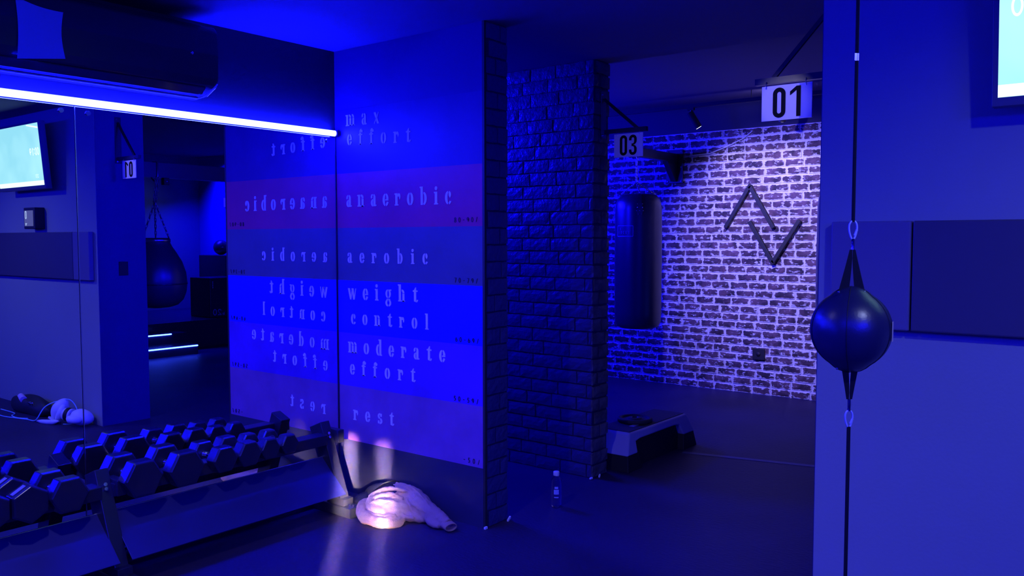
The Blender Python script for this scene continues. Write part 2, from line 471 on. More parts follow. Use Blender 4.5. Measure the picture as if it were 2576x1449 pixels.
# second brick pier further back
w_mid = struct('wall_middle', MB().box(1.20, 1.378, -1.137, 0.5, 0, ZC), M_black_mortar)
pm = MB()
bricks(pm, (1.20, 0.5, 0.0), (0, -1, 0), (-1, 0, 0), 1.637, ZC, 0.089, 0.23, 0.009, 0.012, 0.0025, 5)
pm.build('brick_cladding', M_black_brick, w_mid)
pm = MB()
bricks(pm, (1.185, -1.137, 0.0), (1, 0, 0), (0, -1, 0), 0.193, ZC, 0.089, 0.195, 0.014, 0.016, 0.003, 9)
pm.build('brick_cladding', mat('lit_black_brick', (0.10, 0.095, 0.10), 0.6, bump=0.5, bscale=45, var=0.4, vscale=14), w_mid)  # dim whitish light on this side is put into a paler brick colour
ch_ = MB()
ch_.obox((1.17, -1.15, 0.008), (1, 0, 0), (0, 1, 0), (0, 0, 1), 0.012, 0.006, 0.005)
ch_.obox((1.25, -1.165, 0.010), (1, 0.2, 0.4), (0, 1, 0), (0, 0, 1), 0.010, 0.005, 0.007)
ch_.build('plaster_chip', M_chip, w_mid)

# far wall: black plaster above, whitewashed bricks below
XF = 4.84
w_far = struct('wall_far', MB().box(XF + 0.03, 5.1, -9.7, 2.7, 0, ZB), M_dark_wall)
MB().box(XF + 0.006, XF + 0.03, -3.0, 2.5, 0, 2.735).build('mortar_bed', M_mortar, w_far)
pm = MB(); bricks(pm, (XF + 0.006, 2.5, 0.0), (0, -1, 0), (-1, 0, 0), 5.5, 2.735, 0.083, 0.208, 0.015, 0.012, 0.0026, 11)
pm.build('brick_cladding', M_wbrick, w_far)

# steel beam and far end of the room, seen only in the mirror
struct('trim_1', MB().box(0.367, 4.835, -4.16, -4.04, 2.235, 2.385), M_black_steel)
pl = struct('trim_2', MB().box(0.372, 4.83, -9.43, -7.2, 0.0, 0.407), M_rubber, bevel=0.006)
struct('wall_niche', MB().box(4.835, XF + .03, -9.43, -3.0, 0.0, ZB), mat('niche_blue_paint', (0.03, 0.03, 0.32), 0.7))
tag(MB().box(4.40, 4.83, -8.77, -7.98, 0.407, 1.345).build('low_cabinet', mat('black_cabinet', (0.02, 0.02, 0.022), 0.5), bevel=0.01),
    'low black cabinet at the back of the raised platform, seen in the mirror', 'cabinet')

# ------------------------------------------------------------------ mirrors on the left wall
def mirror(x0, x1, label):
    t = thing('wall_mirror', label, 'mirror', ((x0 + x1) / 2, 0.006, 0.03), 'mirror panels along the left wall')
    MB().box(x0, x1, 0.0, 0.010, 0.03, 2.238).build('glass', M_mirror, t)
    for xc in (x0 + 0.06, x1 - 0.06):
        c = MB().cyl((xc, -0.007, 2.212), (xc, 0.0, 2.212), 0.012, 20)
        c.build('clip', M_chrome, t)
    return t
ma = mirror(-1.602, -0.012, 'wall mirror panel between the bright joint line and the painted chart corner')
MB().box(-1.606, -1.602, -0.002, 0.010, 0.03, 2.238).build('polished_edge', M_mirror_edge, ma)
MB().box(-0.012, -0.004, -0.004, 0.011, 0.03, 2.238).build('edge_channel', M_black_steel, ma)
mirror(-4.6, -1.608, 'wall mirror panel reflecting the screen, left of the bright joint line')

# ------------------------------------------------------------------ LED bar over the mirrors
led = thing('led_tube_light', 'long glowing blue tube light along the top edge of the wall mirrors', 'light', (-3.2, -0.03, 2.258))
MB().tube([(-6.6, -0.026, 2.258), (-0.035, -0.026, 2.258)], 0.018, 16).build('tube', M_led, led)
MB().box(-6.6, -0.03, -0.010, 0.011, 2.246, 2.270).build('mounting_channel', M_black_steel, led)
MB().cyl((-0.035, -0.026, 2.258), (-0.026, -0.026, 2.258), 0.0185, 16).build('end_cap', M_white_plastic, led)

# ------------------------------------------------------------------ air conditioner above
ac = thing('air_conditioner', 'dark wall mounted air conditioner above the blue tube light', 'air conditioner', (-1.6, 0.0, 2.33))
prof = [(0.012, 2.70), (-0.19, 2.70), (-0.222, 2.67), (-0.228, 2.55), (-0.222, 2.43), (-0.205, 2.39), (-0.12, 2.352), (0.012, 2.345)]
MB().prism(prof, lambda a, b: Vector((-2.75, a, b)), lambda a, b: Vector((-0.965, a, b))).build('housing', M_ac, ac, bevel=0.008, seg=3)
fl = [(-0.200, 2.386), (-0.205, 2.380), (-0.170, 2.352), (-0.125, 2.336), (-0.118, 2.340), (-0.16, 2.360)]
MB().prism(fl, lambda a, b: Vector((-2.70, a, b)), lambda a, b: Vector((-1.03, a, b))).build('louvre', mat('glossy_louvre', (0.05, 0.05, 0.055), 0.15), ac, bevel=0.002)
MB().tube([(-2.70, -.128, 2.336), (-1.03, -.128, 2.336)], .0042, 8).build('louvre_reflection', M_white_plastic, ac)  # pale rod stands in for the tube light's reflection along the louvre
MB().tube([(-2.70, -.165, 2.349), (-1.05, -.165, 2.349)], .0014, 6).build('louvre_thin_reflection', M_white_plastic, ac)  # thinner rod for the second reflected line above it
MB().tube([(-1.03, -0.125, 2.338), (-1.005, -0.15, 2.348), (-0.985, -0.19, 2.378), (-0.975, -0.222, 2.405)], 0.004, 8).build('side_trim', M_white_plastic, ac)
MB().lathe([(0.0, 0.0), (0.008, 0.0), (0.008, 0.003), (0.0, 0.003)], (-1.119, -0.228, 2.542), 16, (1, 0, 0), (0, 0, 1), (0, -1, 0)).build('indicator', M_chrome, ac)
pp = MB(); npx, npz = 10, 12
def paperpt(i, j):
    u, v = i / npx, j / npz
    xl = -1.945 + 0.008 * math.sin(v * PI); xr = -1.747 - 0.012 * math.sin(v * PI)
    x = xl + (xr - xl) * u
    ztop = 2.640 - 0.028 * u - 0.010 * math.sin(u * PI); zbot = 2.377 + 0.033 * u * 0.9
    z = zbot + (ztop - zbot) * v
    return Vector((x, -0.232 - 0.006 * math.sin(u * PI) * math.sin(v * PI) - 0.008 * (1 - v) * u, z))
vs = [paperpt(i, j) for j in range(npz + 1) for i in range(npx + 1)]
vs2 = [p + Vector((0, 0.0006, 0)) for p in vs]
fs = [(j * (npx + 1) + i, j * (npx + 1) + i + 1, (j + 1) * (npx + 1) + i + 1, (j + 1) * (npx + 1) + i) for j in range(npz) for i in range(npx)]
pp.add(vs, fs, True); pp.add(vs2, [f[::-1] for f in fs], True)
tag(pp.build('paper_sheet', M_paper), 'pale curled paper sheet stuck on the front of the air conditioner', 'paper')

# ------------------------------------------------------------------ stencil lettering
def arc(cx, cy, rx, ry, a0, a1, n=10):
    return [(cx + rx * math.cos(math.radians(a0 + (a1 - a0) * i / n)), cy + ry * math.sin(math.radians(a0 + (a1 - a0) * i / n))) for i in range(n + 1)]
def ringseg(cx, cy, rx, ry, ix, iy, a0, a1, n=10):
    return arc(cx, cy, rx, ry, a0, a1, n) + arc(cx, cy, ix, iy, a1, a0, n)
def bx(x0, x1, y0, y1): return [(x0, y0), (x1, y0), (x1, y1), (x0, y1)]
def stem(x, y0, y1, lt=True, lb=True, rb=True):
    P = [bx(x, x + .27, y0, y1)]
    if lt: P.append([(x - .10, y1 - .10), (x, y1 - .13), (x, y1), (x - .10, y1)])
    if lb: P.append([(x - .09, y0), (x, y0), (x, y0 + .12), (x - .09, y0 + .08)])
    if rb: P.append([(x + .27, y0), (x + .37, y0), (x + .37, y0 + .08), (x + .27, y0 + .12)])
    return P
Lh = lambda cx, cy=.5, rx=.36, ry=.52, ix=.09, iy=.40: ringseg(cx - .025, cy, rx, ry, ix, iy, 97, 263)
Rh = lambda cx, cy=.5, rx=.36, ry=.52, ix=.09, iy=.40: ringseg(cx + .025, cy, rx, ry, ix, iy, 83, -83)
def arch(x): return [ringseg(x + .10, .70, .32, .32, .10, .16, 92, 5, 8), bx(x + .17, x + .42, 0, .68), bx(x + .09, x + .50, 0, .09)]
G = {
 'a': (.80, [bx(.36, .62, .0, .74), ringseg(.34, .72, .28, .30, .06, .16, 80, 5, 8), ringseg(.26, .78, .24, .24, .05, .12, 95, 215, 8), ringseg(.31, .29, .29, .31, .06, .17, 92, 268), [(.62, 0), (.74, .02), (.74, .12), (.62, .12)]]),
 'b': (.86, [bx(.06, .32, 0, 1.45), [(-.04, 1.35), (.06, 1.32), (.06, 1.45), (-.04, 1.45)], ringseg(.40, .5, .38, .52, .12, .38, 85, -85)]),
 'c': (.76, [Lh(.38), ringseg(.40, .74, .28, .28, .02, .06, 80, -60, 8), ringseg(.40, .30, .32, .32, .10, .18, -80, -15, 8)]),
 'd': (.86, [bx(.50, .76, 0, 1.45), [(.40, 1.35), (.50, 1.32), (.50, 1.45), (.40, 1.45)], [(.76, 0), (.86, 0), (.86, .1), (.76, .12)], ringseg(.42, .5, .38, .52, .12, .38, 95, 265)]),
 'e': (.78, [Lh(.38), ringseg(.405, .5, .34, .52, .09, .40, 84, 8), bx(.36, .74, .44, .55), ringseg(.405, .40, .33, .42, .12, .22, -82, -15, 8)]),
 'f': (.62, [bx(.10, .36, 0, 1.12), bx(-.04, .09, .86, .98), bx(.37, .54, .86, .98), bx(.0, .48, 0, .09), ringseg(.36, 1.14, .26, .30, .02, .14, 175, 70, 8), ringseg(.48, 1.22, .12, .14, .0, .0, -180, 180, 10)]),
 'g': (.80, [ringseg(.34, .62, .32, .38, .09, .28, 97, 263), ringseg(.40, .62, .32, .38, .09, .28, 83, -83), bx(.60, .78, .88, 1.0), ringseg(.34, -.16, .34, .32, .12, .17, 100, 262), ringseg(.40, -.16, .36, .32, .14, .17, 80, -82), bx(.16, .62, .10, .19)]),
 'h': (.98, stem(.06, 0, 1.45, lb=True) + arch(.36)),
 'i': (.50, stem(.10, 0, 1.0) + [arc(.235, 1.27, .15, .15, 0, 345, 14)]),
 'l': (.50, stem(.10, 0, 1.45)),
 'm': (1.34, stem(.06, 0, 1.0) + arch(.36) + arch(.80)),
 'n': (.98, stem(.06, 0, 1.0) + arch(.36)),
 'o': (.82, [Lh(.38), Rh(.38)]),
 'r': (.74, stem(.06, 0, 1.0) + [ringseg(.50, .72, .20, .28, .06, .02, 175, -60, 10)]),
 's': (.72, [ringseg(.36, .74, .32, .28, .10, .10, 85, 262, 10), ringseg(.36, .27, .34, .29, .10, .10, 80, -95, 10), bx(.42, .62, .70, .98), bx(.06, .26, .02, .30)]),
 't': (.62, [[(.12, .06), (.38, 0), (.38, 1.24), (.30, 1.24), (.12, 1.0)], bx(-.02, .11, .86, .98), bx(.39, .56, .86, .98), ringseg(.40, .22, .22, .24, .06, .14, -80, -5, 6)]),
 'w': (1.18, [[(-.02, 1.0), (.26, 1.0), (.46, .0), (.28, .0)], [(.40, .35), (.58, 1.0), (.66, 1.0), (.48, .10)], [(.50, 1.0), (.76, 1.0), (.92, .0), (.74, .0)], [(.88, .30), (1.06, 1.0), (1.14, 1.0), (.94, .06)]]),
 'x': (.80, [[(0, 1), (.28, 1), (.72, 0), (.44, 0)], [(.02, 0), (.12, 0), (.36, .46), (.30, .54)], [(.42, .54), (.48, .46), (.70, 1), (.60, 1)]]),
}
for _d, _p in {
 '0': [ringseg(.34, .5, .34, .52, .20, .38, 90, 450, 24)], '5': [bx(.08, .62, .88, 1.0), bx(.08, .22, .5, .9), ringseg(.3, .32, .34, .32, .18, .2, 120, -140, 14)],
 '6': [ringseg(.34, .32, .34, .32, .18, .18, 0, 360, 20), ringseg(.5, .32, .5, .68, .34, .52, 180, 115, 8)], '7': [bx(.02, .64, .88, 1.0), [(.48, .9), (.64, .9), (.34, 0), (.16, 0)]],
 '8': [ringseg(.34, .27, .34, .29, .18, .15, 0, 360, 20), ringseg(.34, .76, .29, .25, .15, .12, 0, 360, 20)], '9': [ringseg(.34, .68, .34, .32, .18, .18, 0, 360, 20), ringseg(.18, .68, .5, .68, .34, .52, 0, -65, 8)],
 '-': [bx(.1, .55, .42, .54)], '%': [[(.1, 0), (.22, 0), (.62, 1), (.5, 1)]]}.items():
    G[_d] = (.85, _p)

def write(par, name, m, word, y0, y1, z0, z1, xh, x=-0.0055, wide=1.0):
    """Word on the plane x, from y0 (left) to y1 (right), letters spread evenly over the span; each letter a part."""
    sx = xh * 0.92 * wide
    tot = sum(G[c][0] for c in word) * sx
    gap = (abs(y1 - y0) - tot) / max(1, len(word) - 1)
    a = 0.0; span = abs(y1 - y0)
    for c in word:
        adv, polys = G[c]
        zb = z0 + (z1 - z0) * (a / span)
        mb = MB()
        f = lambda s, t, dx: Vector((x + dx, y0 - (a + s * sx), zb + t * xh))
        for p in polys:
            mb.prism(p, lambda s, t: f(s, t, 0.0), lambda s, t: f(s, t, 0.0025))
        mb.build(name, m, par)
        a += adv * sx + gap

# ------------------------------------------------------------------ training zone chart on the pier
chart = thing('wall_chart', 'tall painted wall chart of stacked colour bands with stencilled effort words', 'chart', (-0.002, -0.6, 0.33))
def band(name, z0, z1, m, x=-0.003, rag=False):
    mb = MB(); n = 40
    vs = []
    for i in range(n + 1):
        y = -0.004 - 1.199 * i / n
        zz = z0 + (rnd.uniform(-.004, .004) if rag else 0)
        yy = y
        vs += [Vector((x, yy, zz)), Vector((x, yy, z1))]
    vs2 = [Vector((-0.0003, p.y, p.z)) for p in vs]
    o = len(vs)
    fs = []
    for i in range(n):
        a = 2 * i
        fs += [(a, a + 2, a + 3, a + 1), (o + a, o + a + 1, o + a + 3, o + a + 2), (a, o + a, o + a + 2, a + 2), (a + 1, a + 3, o + a + 3, o + a + 1)]
    fs += [(0, 1, o + 1, o), (2 * n, o + 2 * n, o + 2 * n + 1, 2 * n + 1)]
    mb.add(vs, fs + [])
    mb.v += vs2
    return mb.build(name, m, chart)
B_max = band('zone_band', 2.010, 2.40, M_b_max); B_max['label'] = 'dark red band lettered max effort'
B_ana = band('zone_band', 1.672, 2.010, M_b_ana); B_ana['label'] = 'red band lettered anaerobic'
B_aer = band('zone_band', 1.345, 1.672, M_b_aero); B_aer['label'] = 'dull green band lettered aerobic'
B_wei = band('zone_band', 1.014, 1.345, M_b_weight); B_wei['label'] = 'bright blue band lettered weight control'
B_mod = band('zone_band', 0.680, 1.014, M_b_mod); B_mod['label'] = 'blue grey band lettered moderate effort'
B_res = band('zone_band', 0.332, 0.680, M_b_rest, rag=True); B_res['label'] = 'pale band lettered rest'
for par, word, y0, y1, z0, z1, xh in (
    (B_max, 'max', -.098, -.40, 2.300, 2.292, .068), (B_max, 'effort', -.107, -.661, 2.182, 2.162, .066),
    (B_ana, 'anaerobic', -.093, -.978, 1.802, 1.797, .072), (B_aer, 'aerobic', -.098, -.792, 1.455, 1.457, .062),
    (B_wei, 'weight', -.099, -.709, 1.226, 1.235, .070), (B_wei, 'control', -.124, -.794, 1.072, 1.080, .064),
    (B_mod, 'moderate', -.095, -.924, .891, .902, .068), (B_mod, 'effort', -.108, -.684, .754, .763, .065),
    (B_res, 'rest', -.136, -.500, .468, .479, .064)):
    write(par, 'letter', M_letter, word, y0, y1, z0, z1, xh)
for par, word, y0, y1, z in ((B_ana, '80-90%', -.995, -1.170, 1.694), (B_aer, '70-79%', -.995, -1.170, 1.358), (B_wei, '60-69%', -1.0, -1.175, 1.026),
                             (B_mod, '50-59%', -.986, -1.172, .690), (B_res, '-50%', -1.055, -1.180, .352)):
    write(par, 'figure', M_black_letter, word, y0, y1, z, z, .028, wide=.85)

# ------------------------------------------------------------------ numbered hanging signs and brackets
def ringpoly(cx, cy, w, h, t):
    """straight-sided rounded 0: list of quads"""
    r = w / 2; out = []; inn = []
    for i in range(25):
        a = math.radians(180 * i / 24); out.append((cx + r * math.cos(a), cy + h / 2 - r + r * math.sin(a))); inn.append((cx + (r - t) * math.cos(a), cy + h / 2 - r + (r - t) * math.sin(a)))
    for i in range(25):
        a = math.radians(180 + 180 * i / 24); out.append((cx + r * math.cos(a), cy - h / 2 + r + r * math.sin(a))); inn.append((cx + (r - t) * math.cos(a), cy - h / 2 + r + (r - t) * math.sin(a)))
    n = len(out)
    return [[out[i], out[(i + 1) % n], inn[(i + 1) % n], inn[i]] for i in range(n)]
def segs(pts_o, pts_i): return [[pts_o[i], pts_o[i + 1], pts_i[i + 1], pts_i[i]] for i in range(len(pts_o) - 1)]
def digit(ch, cx, cy, w, h, t):
    if ch == '0': return ringpoly(cx, cy, w, h, t)
    if ch == '1': return [[(cx + .02 * w, cy - h / 2), (cx + .02 * w + t, cy - h / 2), (cx + .02 * w + t, cy + h / 2), (cx + .02 * w, cy + h / 2)],
                          [(cx + .02 * w, cy + h / 2), (cx - .62 * w, cy + h / 2 - .17 * h), (cx - .62 * w, cy + h / 2 - .29 * h), (cx + .02 * w, cy + h / 2 - .13 * h)]]
    if ch == '7': return [[(cx - w / 2, cy + h / 2), (cx - w / 2, cy + h / 2 - t), (cx + w / 2, cy + h / 2 - t), (cx + w / 2, cy + h / 2)],
                          [(cx + w / 2 - t, cy + h / 2 - t), (cx + w / 2, cy + h / 2 - t), (cx, cy - h / 2), (cx - t, cy - h / 2)]]
    if ch == '3':
        r = w / 2; P = []
        up_o = arc(cx, cy + h / 2 - r, r, r, 180, -0, 14) + arc(cx, cy + r * .95, r, r * .95, 0, -90, 8)
        up_i = arc(cx, cy + h / 2 - r, r - t, r - t, 180, 0, 14) + arc(cx, cy + r * .95, r - t, r * .95 - t * .5, 0, -90, 8)
        lo_o = arc(cx, cy - r * .95, r, r * .95, 90, 0, 8) + arc(cx, cy - h / 2 + r, r, r, 0, -180, 14)
        lo_i = arc(cx, cy - r * .95, r - t, r * .95 - t * .5, 90, 0, 8) + arc(cx, cy - h / 2 + r, r - t, r - t, 0, -180, 14)
        return segs(up_o, up_i) + segs(lo_o, lo_i) + [[(cx - .16 * w, cy - t * .5), (cx + .05 * w, cy - t * .5), (cx + .05 * w, cy + t * .5), (cx - .16 * w, cy + t * .5)],
               [(cx - r, cy + h / 2 - r), (cx - r, cy + h / 2 - r - .06 * h), (cx - r + t, cy + h / 2 - r - .06 * h), (cx - r + t, cy + h / 2 - r)],
               [(cx - r, cy - h / 2 + r), (cx - r + t, cy - h / 2 + r), (cx - r + t, cy - h / 2 + r + .06 * h), (cx - r, cy - h / 2 + r + .06 * h)]]
def sign(label, x, yl, yr, z0, z1, txt, stripe=None, facing=-1, hooks=True):
    """board on the plane x; yl is the side that reads as left for a viewer on the facing side"""
    t = thing('number_sign', label, 'sign', (x, (yl + yr) / 2, z0), 'numbered signs of the boxing stations')
    w = abs(yr - yl); h = z1 - z0; s = 1 if yr > yl else -1
    MB().box(x, x - facing * 0.004, min(yl, yr), max(yl, yr), z0, z1).build('board', M_sign, t)
    if stripe:
        a, b = stripe
        MB().box(x + facing * 0.0012, x, min(yl + s * a * w, yl + s * b * w), max(yl + s * a * w, yl + s * b * w), z0 + .002, z1 - .002).build('stripe', M_sign_blue, t)
    for ch, u, ww in txt:
        mb = MB()
        for p in digit(ch, u * w, h * .50, ww * w, h * .86, .082 * w):
            mb.prism(p, lambda a, b: Vector((x + facing * 0.0006, yl + s * a, z0 + b)), lambda a, b: Vector((x + facing * 0.0028, yl + s * a, z0 + b)))
        mb.build('digit_' + {'0': 'zero', '1': 'one', '3': 'three', '7': 'seven'}[ch], M_digit, t)
    if hooks:
        for u in (.09, .88):
            y = yl + s * u * w
            MB().tube([(x + facing * .004, y, z1 - .012), (x + facing * .006, y, z1 + .004), (x, y, z1 + .018), (x + .012, y, z1 + .022)], .0022, 8).build('hook', M_steel, t)
    return t
sign('white number sign 01 with a blue right strip, hanging by the right wall', 0.128, -2.7066, -2.9284, 2.118, 2.269,
     (('0', .355, .25), ('1', .695, .20)), stripe=(.755, .998))
sign('white number sign 03 hanging beside the dark brick pillar', 1.27, -1.252, -1.466, 2.131, 2.282,
     (('0', .335, .25), ('3', .66, .26)))
# brackets that carry the signs
def bracket(label, x, y0, dy, z_arm, z_top):
    t = thing('sign_bracket', label, 'bracket', (x, y0, z_arm), 'wall brackets above the number signs')
    s = 1 if dy > 0 else -1
    MB().box(x - .028, x + .028, min(y0, y0 + s * .008), max(y0, y0 + s * .008), z_arm - .04, z_top + .05).build('plate', M_steel if s < 0 else M_black_steel, t)
    MB().box(x - .014, x + .014, min(y0 + s * .008, y0 + dy), max(y0 + s * .008, y0 + dy), z_arm - .014, z_arm + .014).build('arm', M_black_steel, t)
    MB().beam((x, y0 + s * .01, z_top), (x, y0 + dy * .78, z_arm + .012), .014, .018).build('brace', M_plain_black, t)
    for zz in (z_arm - .022, z_top + .03):
        MB().cyl((x - .012, y0 + s * .008, zz), (x - .012, y0 + s * .014, zz), .007, 12).build('bolt', M_chrome, t)
bracket('bracket with a slanting brace on the brick pillar above sign 03', 1.284, -1.157, -0.33, 2.304, 2.52)
bracket('bracket on the end of the right wall above sign 01', 0.145, YR, 0.36, 2.293, 2.60)

# ------------------------------------------------------------------ heavy bags, wall brackets
def link_chain(mb, p0, p1, pitch=.030, r=.0035, w=.012):
    p0, p1 = Vector(p0), Vector(p1); d = p1 - p0; n = max(2, int(d.length / pitch)); st = d / n; dn = d.normalized()
    a = Vector((1, 0, 0)) if abs(dn.x) < .8 else Vector((0, 1, 0))
    s = (a - dn * a.dot(dn)).normalized(); b = dn.cross(s)
    for i in range(n):
        c = p0 + st * (i + .5); sd = s if i % 2 else b
        hl = st.length * .62
        pts = []
        for k in range(12):
            an = 2 * PI * k / 12
            pts.append(c + sd * math.cos(an) * w * .55 + dn * (math.sin(an) * w * .55 + (hl - w * .55) * (1 if math.sin(an) >= 0 else -1)))
        mb.tube(pts, r, 6, closed=True)
    return mb
def heavy_bag(label, x, y, z0, z1, R, hook, logo=True):
    t = thing('punching_bag', label, 'punching bag', (x, y, z0), 'long black punching bags by the brick wall')
    H = z1 - z0
    prof = [(0.0, z0), (R * .70, z0 + .002), (R * .88, z0 + .02), (R * .965, z0 + .06), (R * .99, z0 + .16), (R, z0 + H * .5), (R * .985, z1 - .16), (R * .95, z1 - .09), (R * .88, z1 - .045), (R * .74, z1 - .008), (R * .6, z1), (0, z1 - .004)]
    MB().lathe(prof, (x, y, 0), 48).build('body', M_leather, t)
    cv = Vector((-3.5236 - x, -4.1779 - y, 0)).normalized(); a0 = math.atan2(cv.y, cv.x)
    def on(a, z, off=0.001):
        rr = R * (1.0 - .015 * max(0, (z - (z0 + H * .55)) / (H * .35))) + off
        return Vector((x + rr * math.cos(a), y + rr * math.sin(a), z))
    pts = []
    for k, da in enumerate((0.06, 2.15, 4.24)):
        a = a0 + da
        top = Vector((x + R * .80 * math.cos(a), y + R * .80 * math.sin(a), z1 + .01)); pts.append(top)
        st = MB(); n = 6
        vs = []; w = .10 / R * .55
        for j in range(n + 1):
            z = z1 - .005 - .20 * j / n
            rr = R * (.80 if j == 0 else .93 if j == 1 else 1.0) + .004
            ww = w * (.6 if j < 4 else 1.0)
            for q in (-1, 0, 1):
                vs.append(Vector((x + rr * math.cos(a + q * ww * .5), y + rr * math.sin(a + q * ww * .5), z)))
        st.add(vs, [(j * 3 + q, j * 3 + q + 1, j * 3 + q + 4, j * 3 + q + 3) for j in range(n) for q in (0, 1)], True)
        sob = st.build('strap_patch', M_leather, t)
        for j, q in ((3, -1), (3, 1), (4, -1), (4, 1), (5, -1.3), (5, 0), (5, 1.3), (6, -.6), (6, .6)):
            z = z1 - .005 - .20 * j / n
            aa = a + q * .10
            c = Vector((x + (R + .004) * math.cos(aa), y + (R + .004) * math.sin(aa), z))
            MB().ico(c, .006, .006, .006, 1).build('rivet', M_chrome, sob)
    mid = Vector((hook[0], hook[1], hook[2] - .22))
    c = MB()
    for p in pts: link_chain(c, p, mid)
    for dx in (-.008, .008): link_chain(c, mid + Vector((dx, 0, 0)), (hook[0] + dx, hook[1], hook[2]))
    c.build('chain', M_steel, t)
    if logo:
        lg = MB(); zc = z0 + H * .726; al = a0 - .62; hw = .40; hh = .052
        # thin frame and lettering wrapped round the leather
        def strip(a1, za, a2, zb, th=.0035):
            n = 8; A = []; B = []
            for i in range(n + 1):
                f = i / n; a = a1 + (a2 - a1) * f; z = za + (zb - za) * f
                if abs(a2 - a1) > abs(zb - za): A.append(on(a, z - th, .0022)); B.append(on(a, z + th, .0022))
                else: A.append(on(a - th / R, z, .0022)); B.append(on(a + th / R, z, .0022))
            vs = [v for p in zip(A, B) for v in p]
            lg.add(vs, [(2 * i, 2 * i + 2, 2 * i + 3, 2 * i + 1) for i in range(n)])
        strip(al - hw, zc + hh, al + hw, zc + hh); strip(al - hw, zc - hh, al + hw, zc - hh)
        strip(al - hw, zc - hh, al - hw, zc + hh); strip(al + hw, zc - hh, al + hw, zc + hh)
        def put(poly, ox, oz, s):
            lg.add([on(al + (ox + p[0] * s) / R, oz + p[1] * s, .0024) for p in poly], [tuple(range(len(poly)))])
        capital = {'R': [bx(0, .16, 0, 1), ringseg(.16, .74, .4, .26, .24, .12, 90, -90, 8), [(.2, .46), (.36, .46), (.6, 0), (.42, 0)]],
               'D': [bx(0, .16, 0, 1), ringseg(.14, .5, .48, .5, .32, .36, 90, -90, 10)],
               'I': [bx(.1, .26, 0, 1)], 'S': [ringseg(.3, .74, .3, .26, .14, .12, 20, 270, 10), ringseg(.3, .26, .3, .26, .14, .12, 200, 450, 10)],
               'C': [ringseg(.36, .5, .36, .5, .2, .36, 50, 310, 14)], 'U': [bx(0, .16, .3, 1), bx(.46, .62, .3, 1), ringseg(.31, .32, .31, .32, .15, .18, 180, 360, 10)]}
        for i, chx in enumerate('ISCUS'):
            for p in capital[chx]: put(p, -.075 + .030 * i, zc - .026, .026)
        for p in capital['D']: put(p, -.05, zc + .010, .022)
        lg.build('emblem', mat('pale_print', (0.45, 0.45, 0.5), 0.6), t)
    return t
def wall_bracket(label, y, x0, z):
    t = thing('bag_bracket', label, 'bracket', (XF - .01, y, z), 'steel bag brackets on the brick wall')
    MB().box(XF - .022, XF - .012, y - .10, y + .10, z - .27, z + .09).build('plate', M_black_steel, t, bevel=.002)
    MB().box(x0, XF - .022, y - .035, y + .035, z - .045, z + .045).build('arm', M_black_steel, t, bevel=.003)
    g = MB().prism([(XF - .022, z - .045), (XF - .022, z - .25), (XF - .05, z - .25), (XF - .24, z - .045)], lambda a, b: Vector((a, y - .03, b)), lambda a, b: Vector((a, y + .03, b)))
    g.build('gusset', M_black_steel, t)
    for dy in (-.08, .08):
        for dz in (-.25, -.10, .07):
            MB().cyl((XF - .030, y + dy, z + dz), (XF - .022, y + dy, z + dz), .009, 10).build('bolt', M_chrome, t)
    MB().tube([(x0 + .06, y, z - .045), (x0 + .06, y - .015, z - .075), (x0 + .06, y, z - .09), (x0 + .06, y + .015, z - .075), (x0 + .06, y, z - .045)], .006, 8).build('eye_ring', M_steel, t)
BX3 = 4.0
wall_bracket('black steel bag bracket on the brick wall behind sign 03', 0.15, BX3 - .06, 2.475)
heavy_bag('long black punching bag hanging on chains before the left end of the brick wall', BX3, 0.123, 0.70, 2.05, 0.238, (BX3, 0.15, 2.392))
wall_bracket('black steel bag bracket on the brick wall, nearly hidden by the right wall', -1.915, BX3 - .06, 2.475)
heavy_bag('long black punching bag showing only its edge beside the right wall', BX3, -1.915, 0.70, 2.05, 0.238, (BX3, -1.915, 2.392))

# chevron logo, socket on the brick wall
def chevron(label, pts, x):
    mb = MB()
    a, b, c = [Vector((x, p[0], p[1])) for p in pts]
    for p, q in ((a, b), (b, c)):
        d = (q - p).normalized(); mb.beam(p, q + d * (.018 if q is b else 0), .045, .038, (1, 0, 0))
    return tag(mb.build('chevron_emblem', M_plain_black, bevel=.003), label, 'wall emblem', 'chevron emblems on the brick wall')
chevron('black chevron emblem pointing up on the whitewashed brick wall', ((-.455, 1.722), (-.711, 2.140), (-.965, 1.710)), XF - .034)
chevron('black chevron emblem pointing down on the whitewashed brick wall', ((-.712, 1.780), (-.963, 1.362), (-1.228, 1.785)), XF - .034)
so = thing('wall_socket', 'square black socket low on the whitewashed brick wall', 'socket', (XF - .01, -.823, .365))
MB().box(XF - .024, XF - .006, -.888, -.759, .362, .478).build('plate', M_plain_black, so, bevel=.004)
MB().lathe([(0, 0), (.022, 0), (.022, .004), (0, .002)], (XF - .024, -.823, .42), 20, (0, 1, 0), (0, 0, 1), (-1, 0, 0)).build('outlet', M_plain_black, so)
so2 = tag(MB().box(.122, .203, YR, YR + .012, 1.29, 1.41).build('wall_switch', M_plain_black, bevel=.003),
          'dark switch plate on the end of the right wall, seen in the mirror', 'switch')
cb = MB().tube([(XF - .012, -.02, 2.49), (XF - .012, -.25, 2.50), (XF - .012, -.45, 2.56), (XF - .012, -.62, 2.63), (XF - .012, -.72, 2.70)], .006, 8)
tag(cb.build('wall_cable', M_white_plastic), 'thin pale cable slung along the top of the brick wall', 'cable')

